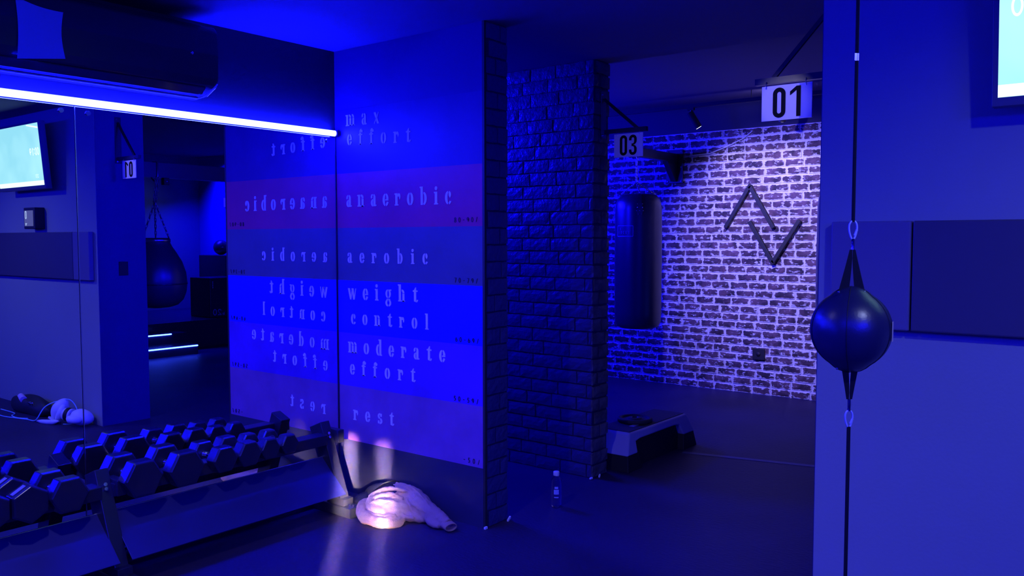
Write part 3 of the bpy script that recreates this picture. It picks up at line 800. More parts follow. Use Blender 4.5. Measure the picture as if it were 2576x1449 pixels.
# track and spot in the back room
TX, TZ = 4.35, 2.935
tr = thing('lighting_track', 'black lighting track hung under the ceiling before the brick wall', 'lighting track', (TX, -.6, TZ))
MB().box(TX - .018, TX + .018, -2.9, 1.6, TZ - .018, TZ + .018).build('rail', M_plain_black, tr)
for yy in (-2.4, -.9, .9):
    MB().cyl((TX, yy, TZ + .018), (TX, yy, ZB), .004, 8).build('hanger', M_plain_black, tr)
M_barrel = mat('bronze_black_barrel', (.10, .09, .09), .35, metal=.6)
def track_spot(label, y, aim, energy, size=115):
    t = thing('track_spotlight', label, 'spotlight', (TX, y, TZ - .018), 'track spotlights before the brick wall')
    d = (Vector(aim) - Vector((TX, y, TZ - .09))).normalized(); top = Vector((TX, y, TZ - .085)); c0 = top - d * .03; c1 = top + d * .15
    MB().cyl((TX, y, TZ - .04), (TX, y, TZ - .085), .007, 10).build('stem', M_steel, t)
    MB().box(TX - .016, TX + .016, y - .035, y + .035, TZ - .042, TZ - .018).build('adapter', M_plain_black, t)
    MB().cyl(c0, c1, .036, 24).build('barrel', M_barrel, t)
    MB().cyl(c1, c1 + d * .003, .028, 20).build('lens', M_lens, t)
    lamp('spotlight_beam', 'SPOT', c1 + d * .02, aim, energy, SPOT_C, spot_size=math.radians(size), spot_blend=.9, shadow_soft_size=.03)
    return t
SPOT_C = (0.36, 0.31, 1.0)
track_spot('slim track spotlight tilted down, in plain view beside sign 01', -.27, (4.80, -.80, 1.75), 24.0, 110)
track_spot('track spotlight hidden behind sign 01', -1.22, (4.80, -.95, 1.75), 24.0, 110)
track_spot('track spotlight hidden behind the right wall, lighting the brick wall', -2.30, (4.80, -1.75, 1.75), 24.0, 110)
lamp('brick_wall_spot', 'SPOT', (2.0, -1.15, 2.97), (4.84, -1.08, 1.45), 820.0, (.30, .26, 1.0), spot_size=math.radians(54), spot_blend=.9, shadow_soft_size=.05)  # unseen spot added to brighten the brick wall
lamp('ceiling_bounce_spot', 'SPOT', (TX, -1.15, 2.96), (4.9, -.2, 3.02), 6.0, (.75, .7, 1.0), spot_size=math.radians(70), spot_blend=1.0, shadow_soft_size=.03)

# ------------------------------------------------------------------ double-end ball on its cords
BXc, BYc = -1.052, -3.454
def zpx(py):
    import math as _m
    d = fw + r2 * ((2143 - 1288) / FPX) - u2 * ((py - 724.5) / FPX)
    tt = 2.4
    return 1.6 + d.z * tt
zb = zpx(828)
de = thing('double_end_ball', 'black leather double-end ball strung on cords in front of the right wall', 'punching ball', (BXc, BYc, 0.0))
RB = .110
prof = []
for i in range(25):
    a = -PI / 2 + PI * i / 24
    r = RB * math.cos(a) ** .93 if math.cos(a) > 1e-6 else 0.0
    z = RB * 1.0 * math.sin(a)
    z += .012 * math.copysign(max(0, abs(math.sin(a)) - .86) / .14, a)
    prof.append((max(r, .012 if i in (0, 24) else 0), zb + z))
ball = MB().lathe(prof, (BXc, BYc, 0), 48).build('ball', M_leather, de)
cv = Vector((-3.5236 - BXc, -4.1779 - BYc, 0)).normalized(); ca = math.atan2(cv.y, cv.x)
for da in (0.0 - .10, 1.15, -1.2, 2.5, -2.6):
    MB().tube([Vector((BXc + (r + .0006) * math.cos(ca + da), BYc + (r + .0006) * math.sin(ca + da), z)) for r, z in prof], .0011, 6).build('seam', M_plain_black, ball)
lb = MB()
for i in range(9):
    a = ca + 1.33 + .02 * (i - 4)
    for zz in (-.028, .028):
        lb.v.append(Vector((BXc + (RB + .001) * math.cos(a), BYc + (RB + .001) * math.sin(a), zb + zz)))
lb.f += [[2 * i, 2 * i + 2, 2 * i + 3, 2 * i + 1] for i in range(8)]
lb.build('label', mat('tan_print', (.55, .45, .40), .6), ball)
zt, zlo = zb + RB + .010, zb - RB - .010
def strap(z0, z1, w0, wid):
    """two leather ribbons that rise from the ball and meet at the swivel"""
    cv3 = Vector((cv.x, cv.y, 0))
    for sd in (-1, 1):
        m = MB(); vs = []
        for f in (0.0, .15, .35, .6, .8, 1.0):
            cen = Vector((BXc, BYc, z0 + (z1 - z0) * f)) + rt * sd * (w0 * (1 - f) ** 1.25 + .0045)
            w = wid * (1 - f) ** .8 + .0038
            for a, b in ((-1, -1), (1, -1), (1, 1), (-1, 1)):
                vs.append(cen + rt * a * w + cv3 * b * .0018 + cv3 * .012 * (1 - f))
        fs = [(0, 1, 2, 3), (20, 23, 22, 21)]
        for q in range(5):
            for k in range(4):
                fs.append((4 * q + k, 4 * q + (k + 1) % 4, 4 * q + 4 + (k + 1) % 4, 4 * q + 4 + k))
        m.add(vs, fs); m.build('strap', M_cord, de)
strap(zt - .020, zpx(628), .020, .0115); strap(zlo + .016, zpx(1006), .010, .0065)
for s in (-1, 1):
    MB().ico(Vector((BXc, BYc, zt - .012)) + rt * s * .036 + cv * .035, .004, .004, .004, 1).build('rivet', M_chrome, ball)
    MB().ico(Vector((BXc, BYc, zlo + .012)) + rt * s * .036 + cv * .03, .004, .004, .004, 1).build('rivet', M_chrome, ball)
def carabiner(z0, z1):
    h = z1 - z0; wt = h * .27; wb = h * .14; pts = []
    for i in range(28):
        a = 2 * PI * i / 28; s = math.sin(a); c = math.cos(a)
        w = wb + (wt - wb) * (s + 1) / 2
        pts.append(Vector((BXc, BYc, (z0 + z1) / 2 + s * h / 2)) + rt * c * w * (1.0))
    MB().tube(pts, .0028, 8, closed=True).build('carabiner', M_bright, de)
    MB().cyl(pts[2] + Vector((0, 0, -.01)), pts[24] + Vector((0, 0, .006)), .0036, 8).build('gate', M_bright, de)
carabiner(zpx(603), zpx(556)); carabiner(zpx(1079), zpx(1035))
MB().tube([(BXc, BYc, zpx(600)), (BXc + .002, BYc, zpx(612)), (BXc, BYc, zpx(628))], .005, 8).build('swivel', M_chrome, de)
MB().tube([(BXc, BYc, zpx(1036)), (BXc + .002, BYc, zpx(1020)), (BXc, BYc, zpx(1006))], .005, 8).build('swivel', M_chrome, de)
MB().cyl((BXc, BYc, zpx(559)), (BXc, BYc, ZC), .0048, 10).build('upper_cord', M_cord, de)
MB().cyl((BXc, BYc, 0.0), (BXc, BYc, zpx(1076)), .0052, 10).build('lower_cord', M_cord, de)
MB().obox((BXc, BYc, zpx(152)), rt, cv, (0, 0, 1), .006, .005, .010).build('cord_lock', M_steel, de)

# ------------------------------------------------------------------ right wall: pads, television, timer box
def pad(label, y0, y1, m):
    return tag(MB().box(XR - .045, XR, y0, y1, 1.252, 1.668).build('wall_pad', m, bevel=.006), label, 'wall pad', 'wall pads along the right wall')
pad('short grey wall pad at the near end of the right wall behind the ball', -3.386, -3.092, M_pad_a)
pad('long charcoal wall pad beside the short grey pad', -5.2, -3.392, M_pad_b)

tv = thing('television', 'bright flat screen television tilted on the right wall, showing 00:19', 'television', (-.19, -4.15, 2.05))
tx0, tx1 = -.190, -.235       # bottom, top of the tilted screen
TY0, TY1, TZ0, TZ1 = -3.672, -4.62, 2.082, 2.622
def tvp(y, z, off=0.0): return Vector((tx0 + (tx1 - tx0) * (z - TZ0) / (TZ1 - TZ0) - off, y, z))
m_ = MB(); b = .018
vs = [tvp(TY0 + b, TZ0 - .030, .004), tvp(TY1 - b, TZ0 - .030, .004), tvp(TY1 - b, TZ1 + b, .004), tvp(TY0 + b, TZ1 + b, .004)]
vi = [tvp(TY0, TZ0, .004), tvp(TY1, TZ0, .004), tvp(TY1, TZ1, .004), tvp(TY0, TZ1, .004)]
vb = [p + Vector((.055, 0, 0)) for p in vs]
m_.add(vs + vi + vb, [(0, 1, 5, 4), (1, 2, 6, 5), (2, 3, 7, 6), (3, 0, 4, 7), (0, 8, 9, 1), (1, 9, 10, 2), (2, 10, 11, 3), (3, 11, 8, 0), (8, 11, 10, 9)])
m_.build('casing', M_bezel, tv, bevel=.002)
def screen_mat():
    m, nt, bb = new_mat('lit_screen')
    tc = nt.nodes.new('ShaderNodeTexCoord')
    n = nt.nodes.new('ShaderNodeTexNoise'); n.inputs['Scale'].default_value = 2.6; n.inputs['Detail'].default_value = 2
    nt.links.new(tc.outputs['Object'], n.inputs['Vector'])
    r = nt.nodes.new('ShaderNodeValToRGB')
    r.color_ramp.elements[0].position = .35; r.color_ramp.elements[0].color = (.30, .74, .86, 1)
    r.color_ramp.elements[1].position = .75; r.color_ramp.elements[1].color = (.44, .90, .96, 1)
    nt.links.new(n.outputs['Fac'], r.inputs['Fac'])
    nt.links.new(r.outputs['Color'], bb.inputs['Emission Color'])
    bb.inputs['Emission Strength'].default_value = 1.28
    bb.inputs['Base Color'].default_value = (.01, .01, .01, 1)
    bb.inputs['Roughness'].default_value = .2
    return m
M_text = emit('screen_white', (.8, 1.0, .98), 1.5)
MB().add([tvp(TY0, TZ0, .002), tvp(TY1, TZ0, .002), tvp(TY1, TZ1, .002), tvp(TY0, TZ1, .002)], [(0, 1, 2, 3)]).build('screen', screen_mat(), tv)
m_ = MB().add([tvp(TY0, TZ0 + .001, .003), tvp(TY1, TZ0 + .001, .003), tvp(TY1, TZ0 + .042, .003), tvp(TY0, TZ0 + .042, .003)], [(0, 1, 2, 3)])
m_.add([tvp(TY0 - .01, TZ1 - .035, .003), tvp(TY0 - .22, TZ1 - .004, .003), tvp(TY0 - .24, TZ1 - .012, .003), tvp(TY0 - .01, TZ1 - .050, .003)], [(0, 1, 2, 3)])
m_.build('screen_bar', M_text, tv)
m_ = MB()
def screen_text(word, y, z, s):
    for ch in word:
        if ch == ':':
            for dz in (.2, .7): m_.add([tvp(y, z + s * dz, .0035), tvp(y - s * .12, z + s * dz, .0035), tvp(y - s * .12, z + s * (dz + .13), .0035), tvp(y, z + s * (dz + .13), .0035)], [(0, 1, 2, 3)])
            y -= s * .32; continue
        P = {'1': [bx(.2, .36, 0, 1), [(.2, 1), (0, .8), (0, .66), (.2, .84)]], '2': [ringseg(.32, .70, .32, .3, .17, .16, 180, -40, 10), [(.5, .5), (.62, .58), (.22, .12), (.0, .12)], bx(0, .66, 0, .14)], '3': [ringseg(.3, .74, .3, .26, .15, .12, 160, -90, 10), ringseg(.3, .27, .32, .27, .16, .13, 90, -160, 10)], '/': [[(0, -.1), (.13, -.1), (.5, 1.1), (.37, 1.1)]]}.get(ch) or G[ch][1]
        for p in P: m_.add([tvp(y - a * s * .8, z + bb * s, .0035) for a, bb in p], [tuple(range(len(p)))])
        y -= s * .66
screen_text('00:19', TY0 - .035, 2.345, .066)
screen_text('2/3', TY0 - .10, TZ0 + .068, .030)
m_.build('screen_digits', M_text, tv)
MB().box(-.15, XR, -4.30, -4.0, 2.20, 2.45).build('wall_mount', M_cover, tv)

tb = thing('wall_timer', 'small black box with a lit display above the pads, seen in the mirror', 'timer', (XR, -4.12, 1.70))
MB().box(XR - .09, XR, -4.24, -4.01, 1.70, 1.895).build('case', M_plain_black, tb, bevel=.006)
MB().box(XR - .093, XR - .09, -4.22, -4.04, 1.725, 1.868).build('display', emit('dim_display', (.25, .28, .75), .35), tb)
m_ = MB()
for p in ringpoly(.145, .085, .036, .075, .011): m_.add([Vector((XR - .0945, -4.04 - a, 1.725 + bb + .018)) for a, bb in p], [(0, 1, 2, 3)])
m_.box(XR - .0945, XR - .094, -4.20, -4.165, 1.745, 1.752)
m_.add([Vector((XR - .0945, -4.17, 1.742)), Vector((XR - .0945, -4.20, 1.742)), Vector((XR - .0945, -4.185, 1.728))], [(0, 1, 2)])
m_.build('display_mark', emit('display_glow', (.5, .65, 1.0), 1.0), tb)

# ------------------------------------------------------------------ dumbbell rack
rk = thing('dumbbell_rack', 'low black steel dumbbell rack with a sloping lower shelf, in front of the mirrors', 'rack', (-1.6, -.3, 0))
for xp in (-.315, -1.64, -2.96):
    p1, p0 = Vector((xp, -.185, .505)), Vector((xp, -.365, .055))
    MB().beam(p0, p1, .066, .110, (1, 0, 0)).build('upright', M_black_steel, rk, bevel=.004)
    ft = MB().box(xp - .045, xp + .045, -.505, -.05, 0.0, .06).build('foot', M_black_steel, rk, bevel=.006)
    MB().box(xp - .036, xp + .036, -.44, -.29, .06, .10).build('foot_collar', M_black_steel, rk, bevel=.003)
    for yy in (-.46, -.485):
        MB().cyl((xp - .01, yy, .06), (xp - .01, yy, .074), .010, 12).build('bolt', M_chrome, ft)
    for zz in (.415, .435):
        s_ = Vector((0, -.053, .02))
        c = p0 + (p1 - p0) * ((zz - .055) / .45) + s_
        MB().cyl(c, c + Vector((0, -.010, .004)), .009, 12).build('bolt', M_chrome, rk)
for x0, x1 in ((-1.612, -.343), (-2.932, -1.668)):
    MB().box(x0, x1, -.300, -.205, .396, .458).build('upper_rail', M_black_steel, rk, bevel=.004)
    sh = MB().beam(((x0 + x1) / 2, -.247, .318), ((x0 + x1) / 2, -.452, .132), (x1 - x0), .006, (1, 0, 0)).build('lower_shelf', M_shelf_steel, rk, bevel=.002)
    MB().tube([(x0, -.2455, .3195), (x1, -.2455, .3195)], .0032, 8).build('shelf_edge', M_steel, sh)
    MB().box(x0, x1, -.34, -.31, .17, .215).build('shelf_support', M_black_steel, rk)
    MB().box(x0, x1, -.18, -.12, .02, .06).build('base_rail', M_black_steel, rk)
for xp in (-.27, -1.595):
    MB().box(xp - .012, xp + .03, -.32, -.20, .40, .475).build('rail_end_bracket', M_black_steel, rk, bevel=.003)

def hexhead(y0, y1, H, rot=0.0):
    mb = MB(); R = H / math.sqrt(3)
    def ring(y, s):
        return [Vector((R * s * math.cos(math.radians(60 * k) + rot), y, R * s * math.sin(math.radians(60 * k) + rot))) for k in range(6)]
    ch = .010 if y1 > y0 else -.010
    R_ = [ring(y0, .90), ring(y0 + ch, 1.0), ring(y1 - ch, 1.0), ring(y1, .90)]
    vs = [p for r in R_ for p in r]
    fs = [tuple(range(6)), tuple(range(18, 24))[::-1]]
    for i in range(3):
        for k in range(6):
            fs.append((i * 6 + k, i * 6 + (k + 1) % 6, (i + 1) * 6 + (k + 1) % 6, (i + 1) * 6 + k))
    mb.add(vs, fs)
    return mb
def dumbbell(label, x, H, th, rot=0.0, dy=0.0, sticker=False, roll=0.0):
    zc = .458 + .0165
    t = thing('dumbbell', label, 'dumbbell', (x, -.25 + dy, zc), 'hex dumbbells on the rack')
    t['_o'] = (0, 0, 0)
    inner = .056
    MB().lathe([(.013, -inner), (.0155, -inner * .5), (.0165, 0), (.0155, inner * .5), (.013, inner)], (0, 0, 0), 20, (1, 0, 0), (0, 0, 1), (0, 1, 0)).build('handle', M_chrome, t)
    for s in (-1, 1):
        h = hexhead(s * inner, s * (inner + th), H, rot).build('head', M_rubber, t, bevel=.003)
        MB().lathe([(.026, s * (inner - .006)), (.026, s * inner), (0, s * inner)], (0, 0, 0), 20, (1, 0, 0), (0, 0, 1), (0, 1, 0)).build('collar', M_chrome, t)
        if sticker:
            a = math.radians(150 if rot == 0 else 120); n = Vector((math.cos(a), 0, math.sin(a))); tdir = Vector((-math.sin(a), 0, math.cos(a)))
            c = n * (H / 2 + .0006) + Vector((0, s * (inner + th * .5), 0))
            MB().obox(c, tdir, (0, 1, 0), n, .030, .013, .0006).build('sticker', mat('pale_sticker', (.35, .33, .36), .6), h)
    t.rotation_euler = (0, roll, 0)
    return t
for lab, x, H, th in (
    ('large hex dumbbell nearest the middle rack post, first on the right section', -1.508, .166, .084),
    ('large hex dumbbell, second after the middle rack post', -1.288, .166, .084),
    ('medium hex dumbbell between the large second one and the smaller ones', -1.072, .126, .080),
    ('medium hex dumbbell, fourth after the middle rack post', -.926, .126, .080),
    ('small hex dumbbell, last but one before the right end post', -.792, .108, .072),
    ('smallest hex dumbbell, nearest the right end post of the rack', -.663, .104, .068)):
    dumbbell(lab, x, H, th)
dumbbell('hex dumbbell just left of the middle rack post', -1.845, .150, .076)
dumbbell('hex dumbbell with a pale sticker, second left of the middle rack post', -2.008, .148, .076, rot=math.radians(30), sticker=True)
dumbbell('hex dumbbell with a pale sticker at the left edge of the photo', -2.162, .148, .076, rot=math.radians(30), sticker=True)

# ------------------------------------------------------------------ step bench with weight plate, bottle
sb = thing('step_platform', 'grey aerobic step platform with a black top behind the brick pillar', 'step platform', (1.97, -1.06, 0))
def frust(x0, x1, y0, y1, z0, X0, X1, Y0, Y1, z1):
    return MB().add([(x0, y0, z0), (x1, y0, z0), (x1, y1, z0), (x0, y1, z0), (X0, Y0, z1), (X1, Y0, z1), (X1, Y1, z1), (X0, Y1, z1)],
                    [(3, 2, 1, 0), (4, 5, 6, 7), (0, 1, 5, 4), (1, 2, 6, 5), (2, 3, 7, 6), (3, 0, 4, 7)])
mb = MB()
def lerp(a, b, f): return a + (b - a) * f
def side_y(z, front): return lerp(-1.262, -1.217, (z - .11) / .14) if front else lerp(-.885, -.928, (z - .11) / .14)
def end_x(z, left): return lerp(1.455, 1.552, (z - .11) / .14) if left else lerp(2.475, 2.418, (z - .11) / .14)
prof = [(end_x(.11, 1), .11), (1.60, .11), (1.615, .185), (1.68, .195), (2.20, .195), (2.27, .185), (2.30, .11), (end_x(.11, 0), .11), (end_x(.24, 0), .238), (2.41, .25), (1.56, .25), (end_x(.24, 1), .238)]
mb.prism(prof, lambda a, b: Vector((a, side_y(b, True), b)), lambda a, b: Vector((a, side_y(b, False), b)))
mb.build('deck', M_step, sb, bevel=.012, seg=3)
MB().box(1.575, 2.398, -1.203, -.945, .2495, .255).build('top_mat', M_stepmat, sb, bevel=.002)
frust(1.448, 1.640, -1.272, -.875, 0.0, 1.470, 1.605, -1.255, -.892, .125).build('riser', M_plain_black, sb, bevel=.004)
frust(2.270, 2.492, -1.272, -.875, 0.0, 2.305, 2.462, -1.255, -.892, .125).build('riser', M_plain_black, sb, bevel=.004)
frust(1.60, 2.30, -1.22, -.93, 0.0, 1.60, 2.30, -1.20, -.95, .185).build('inner_block', M_plain_black, sb)
MB().obox((1.78, -1.125, .2556), (1, 0, 0), (0, 1, 0), (0, 0, 1), .045, .018, .0006).build('decal', M_step, sb)
wp = thing('weight_plate', 'black rubber weight plate lying on the step platform', 'weight plate', (1.90, -1.06, .255))
MB().lathe([(.026, .0), (.118, 0), (.128, .006), (.128, .026), (.118, .032), (.100, .030), (.096, .020), (.055, .020), (.050, .030), (.026, .032), (.026, 0)], (1.90, -1.06, .255), 48).build('disc', M_stepmat, wp)
MB().lathe([(.024, .001), (.026, .001), (.026, .033), (.024, .033), (.024, .001)], (1.90, -1.06, .255), 24).build('bore_ring', M_black_steel, wp)
MB().box(2.02, 2.07, -.99, -.95, .255, .285).build('x', M_plain_black)
bpy.data.objects.remove(bpy.data.objects['x'])

bt = thing('water_bottle', 'clear plastic water bottle standing on the floor between the two pillars', 'bottle', (.556, -1.30, 0))
prof = [(0, .003), (.022, .001), (.029, .006), (.0305, .016), (.0295, .03), (.0305, .05), (.0305, .125), (.0300, .150), (.0285, .165), (.022, .178), (.0155, .186), (.0140, .190), (.0140, .196)]
MB().lathe(prof, (.556, -1.30, 0), 32).build('body', M_glass, bt)
MB().lathe([(.0, .190), (.0175, .190), (.0185, .193), (.0185, .212), (.0165, .216), (0, .216)], (.556, -1.30, 0), 28).build('cap', M_white_plastic, bt)
lm = mat('printed_label', (.45, .50, .85), .5)
bc = math.atan2(-4.1779 + 1.30, -3.5236 - .556)
def patch(z0, z1, da, name, m):
    q = MB(); n = 8; vs = []
    for i in range(n + 1):
        a = bc - da + 2 * da * i / n
        vs += [Vector((.556 + .0312 * math.cos(a), -1.30 + .0312 * math.sin(a), z)) for z in (z0, z1)]
    q.add(vs, [(2 * i, 2 * i + 2, 2 * i + 3, 2 * i + 1) for i in range(n)], True); q.build(name, m, bt)
patch(.083, .112, .50, 'label', lm); patch(.117, .130, .36, 'label', lm); patch(.062, .069, .45, 'label', lm)

def smooth(P, n=8):
    P = [Vector(p) for p in P]; out = []
    for i in range(len(P) - 1):
        p0, p1, p2, p3 = P[max(i - 1, 0)], P[i], P[i + 1], P[min(i + 2, len(P) - 1)]
        for k in range(n):
            t = k / n
            out.append(.5 * ((2 * p1) + (p2 - p0) * t + (2 * p0 - 5 * p1 + 4 * p2 - p3) * t * t + (3 * p1 - p0 - 3 * p2 + p3) * t ** 3))
    return out + [P[-1]]
# ------------------------------------------------------------------ sweatshirt heaped over a black bag
sw = thing('sweatshirt', 'crumpled grey lilac sweatshirt dropped on the floor beside the dark kick panel', 'sweatshirt', (-.2, -.75, 0))
hm = MB()
hm.ico((-.185, -.645, .045), .125, .165, .085, 3)
def fold(pts, radii, n=14):
    P = smooth(pts, 6); m = len(P)
    rr = [radii[0] + 0 * k for k in range(m)]
    for k in range(m):
        f = k / (m - 1) * (len(radii) - 1); a = min(int(f), len(radii) - 2)
        rr[k] = radii[a] + (radii[a + 1] - radii[a]) * (f - a)
    hm.tube(P, .03, n, radii=rr)
fold([(-.10, -.50, .085), (-.085, -.60, .110), (-.09, -.72, .108), (-.11, -.83, .080), (-.125, -.93, .050), (-.14, -1.03, .036), (-.15, -1.075, .032)], [.030, .050, .062, .062, .050, .038, .032], 18)
fold([(-.16, -.48, .060), (-.25, -.50, .050), (-.325, -.57, .040), (-.365, -.67, .034), (-.345, -.755, .030), (-.27, -.785, .030)], [.030, .036, .036, .034, .030, .026])
fold([(-.15, -.53, .105), (-.235, -.55, .092), (-.290, -.62, .075), (-.285, -.70, .060), (-.225, -.755, .050)], [.026, .028, .030, .028, .022])
fold([(-.12, -.58, .130), (-.195, -.60, .120), (-.235, -.66, .100), (-.205, -.725, .085), (-.15, -.735, .085)], [.020, .024, .026, .024, .018])
fold([(-.14, -.66, .118), (-.180, -.675, .112), (-.185, -.71, .095)], [.016, .020, .016])
fold([(-.15, -.71, .085), (-.205, -.755, .050), (-.18, -.83, .032), (-.145, -.90, .028)], [.026, .030, .028, .018])
fold([(-.33, -.60, .022), (-.36, -.70, .020), (-.32, -.785, .020), (-.255, -.800, .022), (-.215, -.760, .026)], [.022, .024, .026, .026, .020])
fold([(-.25, -.66, .075), (-.285, -.74, .045), (-.275, -.795, .026)], [.022, .026, .020])
fold([(-.11, -.86, .055), (-.165, -.95, .030), (-.175, -1.03, .022)], [.024, .026, .016])
for pts, ra in (
    ([(-.235, -.52, .108), (-.20, -.60, .150), (-.16, -.68, .162), (-.125, -.75, .150)], [.008, .013, .013, .008]),
    ([(-.265, -.55, .098), (-.235, -.62, .135), (-.20, -.69, .142), (-.165, -.74, .122)], [.008, .013, .012, .007]),
    ([(-.30, -.60, .095), (-.275, -.66, .115), (-.245, -.71, .118), (-.20, -.75, .100)], [.008, .014, .012, .007]),
    ([(-.345, -.60, .066), (-.34, -.68, .060), (-.315, -.74, .052), (-.265, -.775, .055)], [.008, .012, .012, .008]),
    ([(-.375, -.62, .040), (-.385, -.69, .036), (-.36, -.76, .034)], [.007, .011, .008]),
    ([(-.085, -.60, .165), (-.10, -.72, .172), (-.125, -.83, .142), (-.14, -.93, .096)], [.007, .010, .010, .006]),
    ([(-.155, -.77, .118), (-.165, -.84, .096), (-.165, -.92, .070)], [.008, .012, .007]),
    ([(-.215, -.77, .070), (-.225, -.81, .046), (-.20, -.86, .036)], [.009, .013, .009])):
    fold(pts, ra, 10)
hb = hm.build('body', M_sweat, sw)
for nm, kind, kw in (('weave', 'REMESH', dict(mode='VOXEL', voxel_size=.0045, use_smooth_shade=True)), ('soften', 'SMOOTH', dict(factor=.5, iterations=3))):
    md = hb.modifiers.new(nm, kind)
    for a_, v_ in kw.items(): setattr(md, a_, v_)
tx = bpy.data.textures.new('cloth_ripples', 'CLOUDS'); tx.noise_scale = .045; tx.noise_depth = 1
md = hb.modifiers.new('ripples', 'DISPLACE'); md.texture = tx; md.strength = .016; md.mid_level = .5
md = hb.modifiers.new('soften_again', 'SMOOTH'); md.factor = .5; md.iterations = 1
cf = MB(); c0, c1 = Vector((-.147, -1.055, .034)), Vector((-.162, -1.105, .027)); dd = (c1 - c0).normalized()
sx_ = Vector((1, 0, 0)); sx_ = (sx_ - dd * sx_.dot(dd)).normalized(); sz_ = dd.cross(sx_)
vs = []
for q, (f, ra) in enumerate(((0, .030), (.5, .033), (1.0, .031), (1.0, .026), (.4, .024))):
    for k in range(20):
        a = 2 * PI * k / 20
        vs.append(c0 + (c1 - c0) * f + sx_ * math.cos(a) * ra * 1.25 + sz_ * math.sin(a) * ra * .72)
cf.add(vs, [(q * 20 + k, q * 20 + (k + 1) % 20, (q + 1) * 20 + (k + 1) % 20, (q + 1) * 20 + k) for q in range(4) for k in range(20)], True)
cf.build('cuff', M_sweat, sw)
bgs = thing('sports_bag', 'black sports bag mostly buried under the crumpled sweatshirt by the rack foot', 'bag', (-.15, -.58, 0))
def bag_shape(p):
    q = p.copy(); q.z = max(q.z, -.62); return q
MB().ico((-.105, -.56, .062), .088, .20, .096, 4, bag_shape).build('body', M_bag_fabric, bgs)
MB().ico((-.16, -.425, .040), .095, .070, .058, 3, bag_shape).build('side_pocket', M_bag_fabric, bgs)
MB().tube(smooth([(-.045, -.58, .158), (-.085, -.565, .172), (-.135, -.535, .160), (-.185, -.50, .115)]), .0045, 8).build('strap', M_plain_black, bgs)

# ------------------------------------------------------------------ things on the floor along the right wall, seen in the mirror
def glove(label, c, yaw, pitch, s=1.0):
    c = Vector(c)
    t = thing('boxing_glove', label, 'boxing glove', c, 'pair of white boxing gloves')
    Rm = Matrix.Rotation(yaw, 3, 'Z') @ Matrix.Rotation(pitch, 3, 'Y')
    def mitt(p):
        q = p.copy()
        f = 1 - .22 * max(0, -p.x) ** 1.5
        q.y *= f; q.z *= f * (1 - .10 * p.x)
        q.z -= .10 * max(0, p.x) ** 2
        return q
    MB().ico(c + Rm @ Vector((.035, 0, 0)) * s, .108 * s, .078 * s, .072 * s, 4, mitt, Rm).build('mitt', M_white_vinyl, t)
    pts = [Vector((-.045, .055, -.015)), Vector((-.01, .085, -.012)), Vector((.035, .088, -.008)), Vector((.075, .066, -.004)), Vector((.088, .052, -.002))]
    MB().tube([c + Rm @ p * s for p in pts], .03, 14, radii=[.026 * s, .034 * s, .034 * s, .026 * s, .010 * s]).build('thumb', M_white_vinyl, t)
    MB().lathe([(.040 * s, 0), (.052 * s, .002), (.056 * s, .05 * s), (.058 * s, .075 * s)], c + Rm @ Vector((-.135, 0, 0)) * s, 24, Rm @ Vector((0, 1, 0)), Rm @ Vector((0, 0, 1)), Rm @ Vector((1, 0, 0))).build('cuff', M_white_vinyl, t)
    MB().lathe([(.0585 * s, .0), (.0605 * s, .004), (.0605 * s, .034 * s), (.0585 * s, .036 * s)], c + Rm @ Vector((-.110, 0, 0)) * s, 24, Rm @ Vector((0, 1, 0)), Rm @ Vector((0, 0, 1)), Rm @ Vector((1, 0, 0))).build('wrist_band', M_plain_black, t)
    return t
glove('white boxing glove leaning against the right wall, farther from its edge', (-.215, -3.50, .085), math.radians(20), math.radians(-62), .95)
glove('white boxing glove lying nearest the edge of the right wall', (-.175, -3.215, .082), math.radians(62), math.radians(8), .98)
wr = MB()
pw = [Vector((-.33, -3.66, .012)), Vector((-.32, -3.58, .014)), Vector((-.30, -3.50, .016)), Vector((-.28, -3.43, .022)), Vector((-.27, -3.37, .036))]
wr.tube(pw, .02, 12, radii=[.006, .018, .022, .020, .006])
tag(wr.build('hand_wrap', M_cloth_white), 'white hand wrap lying on the floor in front of the gloves', 'hand wrap')
cd = MB()
path = [(-.36, -4.75, .006), (-.40, -4.40, .006), (-.42, -4.15, .006), (-.38, -3.95, .006), (-.345, -3.80, .006), (-.335, -3.70, .008), (-.34, -3.62, .04), (-.30, -3.58, .13), (-.24, -3.55, .17), (-.18, -3.47, .195), (-.15, -3.42, .20), (-.13, -3.37, .16), (-.13, -3.33, .10), (-.16, -3.335, .006), (-.24, -3.36, .006)]
cd.tube(smooth(path), .0045, 8)
cd.tube(smooth([(-.345, -3.80, .016), (-.37, -3.95, .006), (-.36, -4.10, .006), (-.30, -4.2, .006), (-.30, -4.5, .006)]), .0045, 8)
tag(cd.build('jump_rope', M_cordblue), 'pale blue jump rope trailing along the floor over the white gloves', 'jump rope')
gb = MB()
def lump(p):
    q = p.copy(); q.z = max(q.z, -.55); q.x += .08 * math.sin(5 * p.y); q.z += .10 * math.sin(6 * p.x + 3 * p.y); return q
gb.ico((-.17, -4.15, .055), .10, .40, .10, 4, lump)
tag(gb.build('gym_bag', M_bag_fabric), 'flat dark gym bag against the foot of the right wall, seen in the mirror', 'bag')
rl = thing('wrap_roll', 'lilac rolled hand wrap lying on the dark gym bag', 'hand wrap', (-.22, -4.20, .12))
MB().cyl((-.20, -4.30, .135), (-.24, -4.14, .128), .030, 24).build('roll', M_lilac, rl)
MB().cyl((-.205, -4.305, .135), (-.20, -4.302, .135), .012, 16).build('core', M_plain_black, rl)
kr = thing('key_ring', 'small bunch of shiny keys on the dark gym bag', 'keys', (-.25, -3.98, .10))
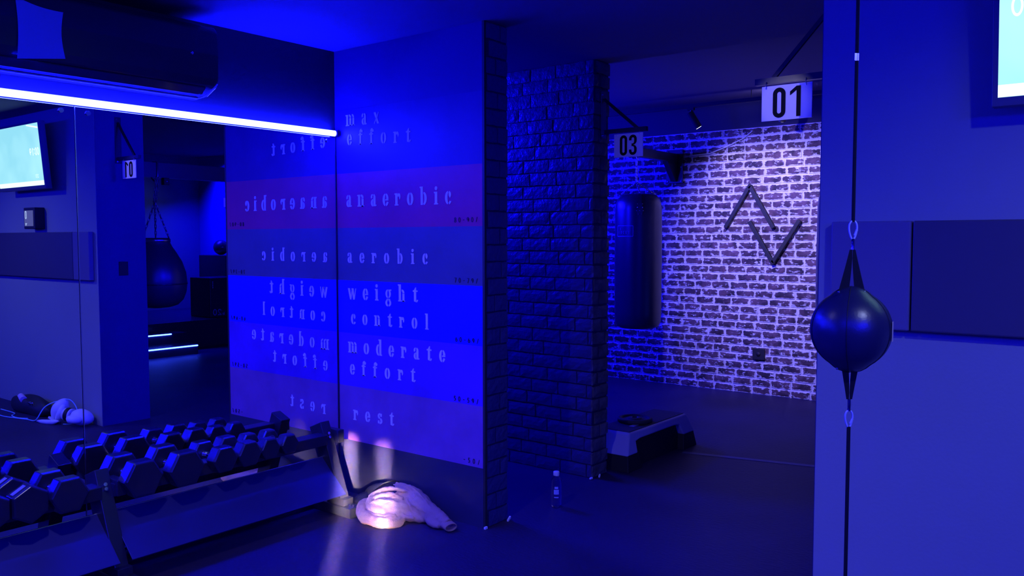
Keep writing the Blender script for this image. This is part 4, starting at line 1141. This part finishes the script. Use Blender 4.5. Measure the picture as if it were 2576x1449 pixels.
MB().tube([Vector((-.25, -3.94 + .022 * math.cos(2 * PI * i / 20), .112 + .016 * math.sin(2 * PI * i / 20))) for i in range(20)], .002, 6, closed=True).build('ring', M_chrome, kr)
for dy, dz in ((-.03, .0), (-.06, .006)):
    MB().obox((-.25, -3.95 + dy, .112 + dz), (0, 1, .3), (1, 0, 0), (0, -.3, 1), .022, .010, .003).build('key', M_chrome, kr)

# ------------------------------------------------------------------ back room in the mirror: teardrop bag, stairs, box
tdx, tdy = 1.06, -4.10
td = thing('teardrop_bag', 'black teardrop punching bag hanging from the steel beam, seen in the mirror', 'punching bag', (tdx, tdy, .9), )
prof = [(0, .895), (.12, .900), (.20, .925), (.255, .98), (.285, 1.06), (.295, 1.15), (.285, 1.26), (.25, 1.37), (.20, 1.46), (.155, 1.53), (.135, 1.575), (.135, 1.612), (.120, 1.618), (0, 1.612)]
MB().lathe(prof, (tdx, tdy, 0), 48).build('body', M_leather, td)
MB().lathe([(.134, 1.572), (.142, 1.576), (.142, 1.606), (.134, 1.610)], (tdx, tdy, 0), 40).build('collar', M_steel, td)
MB().lathe([(.2968, 1.14), (.2995, 1.144), (.2995, 1.150), (.2968, 1.154)], (tdx, tdy, 0), 48).build('piping', M_rubber, td)
c = MB(); mid = Vector((tdx, tdy, 1.985))
for k in range(4):
    a = .5 + k * PI / 2
    link_chain(c, (tdx + .125 * math.cos(a), tdy + .125 * math.sin(a), 1.62), mid, .034, .0045, .016)
for dx in (-.012, .012): link_chain(c, mid + Vector((dx, 0, 0)), (tdx + dx, tdy + .066, 2.24), .034, .0045, .016)
c.tube([(tdx, tdy + .066, 2.24), (tdx, tdy + .066, 2.39), (tdx, tdy, 2.392), (tdx, tdy - .066, 2.39), (tdx, tdy - .066, 2.24), (tdx, tdy, 2.20)], .009, 8)
c.build('chain', mat('dark_chain', (.30, .30, .34), .35, metal=.8), td)
bs = thing('beam_spotlight', 'small black spotlight under the steel beam, seen in the mirror', 'spotlight', (1.18, -4.1, 2.17))
MB().box(1.15, 1.21, -4.13, -4.07, 2.165, 2.235).build('case', M_plain_black, bs, bevel=.004)
MB().cyl((1.18, -4.068, 2.20), (1.18, -4.066, 2.20), .006, 10).build('lens_glint', M_chrome, bs)
stp = thing('platform_steps', 'dark steps with glowing blue edges up to the raised platform, seen in the mirror', 'steps', (2.0, -6.9, 0))
for y0, y1, z in ((-6.9, -6.6, .140), (-7.2, -6.9, .285)):
    MB().box(.9, 3.03 if y0 > -7 else 3.03, y0, y1, 0, z).build('step', M_rubber, stp, bevel=.004)
for y, z, x1 in ((-6.6, .120, 3.02), (-6.9, .276, 2.80)):
    MB().tube([(1.0, y + .010, z), (x1, y + .010, z)], .009, 10).build('light_strip', M_led_step, stp)
px_ = thing('plyo_box', 'black padded jump box marked 20 on the raised platform, seen in the mirror', 'jump box', (4.02, -7.65, .407))
MB().box(3.735, 4.30, -7.95, -7.40, .407, 1.015).build('padding', M_rubber, px_, bevel=.012, seg=3)
m_ = MB()
def wface(poly, x0, z0, s):
    m_.add([Vector((x0 - a * s, -7.3985, z0 + b_ * s)) for a, b_ in poly], [tuple(range(len(poly)))])
two = [ringseg(.32, .70, .32, .3, .17, .16, 180, -40, 10), [(.5, .5), (.62, .58), (.22, .12), (.0, .12)], bx(0, .66, 0, .14)]
for p in two: wface(p, 3.925, .44, .095)
for p in G['0'][1]: wface(p, 3.845, .44, .095)
for p in G['i'][1]: wface(p, 3.98, .44, .030)
for p in G['n'][1]: wface(p, 3.965, .44, .030)
for k in range(4): m_.box(3.775, 3.793, -7.3990, -7.3985, .86 + .028 * k, .875 + .028 * k)
m_.build('print', mat('pale_box_print', (.5, .5, .6), .6), px_)
bl = MB().ico((4.60, -8.42, 1.345 + .125), .125, .125, .125, 4)
tag(bl.build('exercise_ball', M_rubber), 'dark round exercise ball on the low black cabinet, seen in the mirror', 'exercise ball')
fs_ = thing('number_sign', 'white number sign deep in the mirror, mostly hidden by the edge of the chart', 'sign', (4.82, -8.55, 2.15), 'numbered signs of the boxing stations')
MB().box(4.826, 4.832, -8.665, -8.44, 2.155, 2.31).build('board', M_sign, fs_)
m_ = MB()
m_.prism([(-8.615, 2.30), (-8.590, 2.30), (-8.560, 2.165), (-8.585, 2.165)], lambda a, b: Vector((4.826, a, b)), lambda a, b: Vector((4.824, a, b)))
m_.build('digit_stroke', M_digit, fs_)
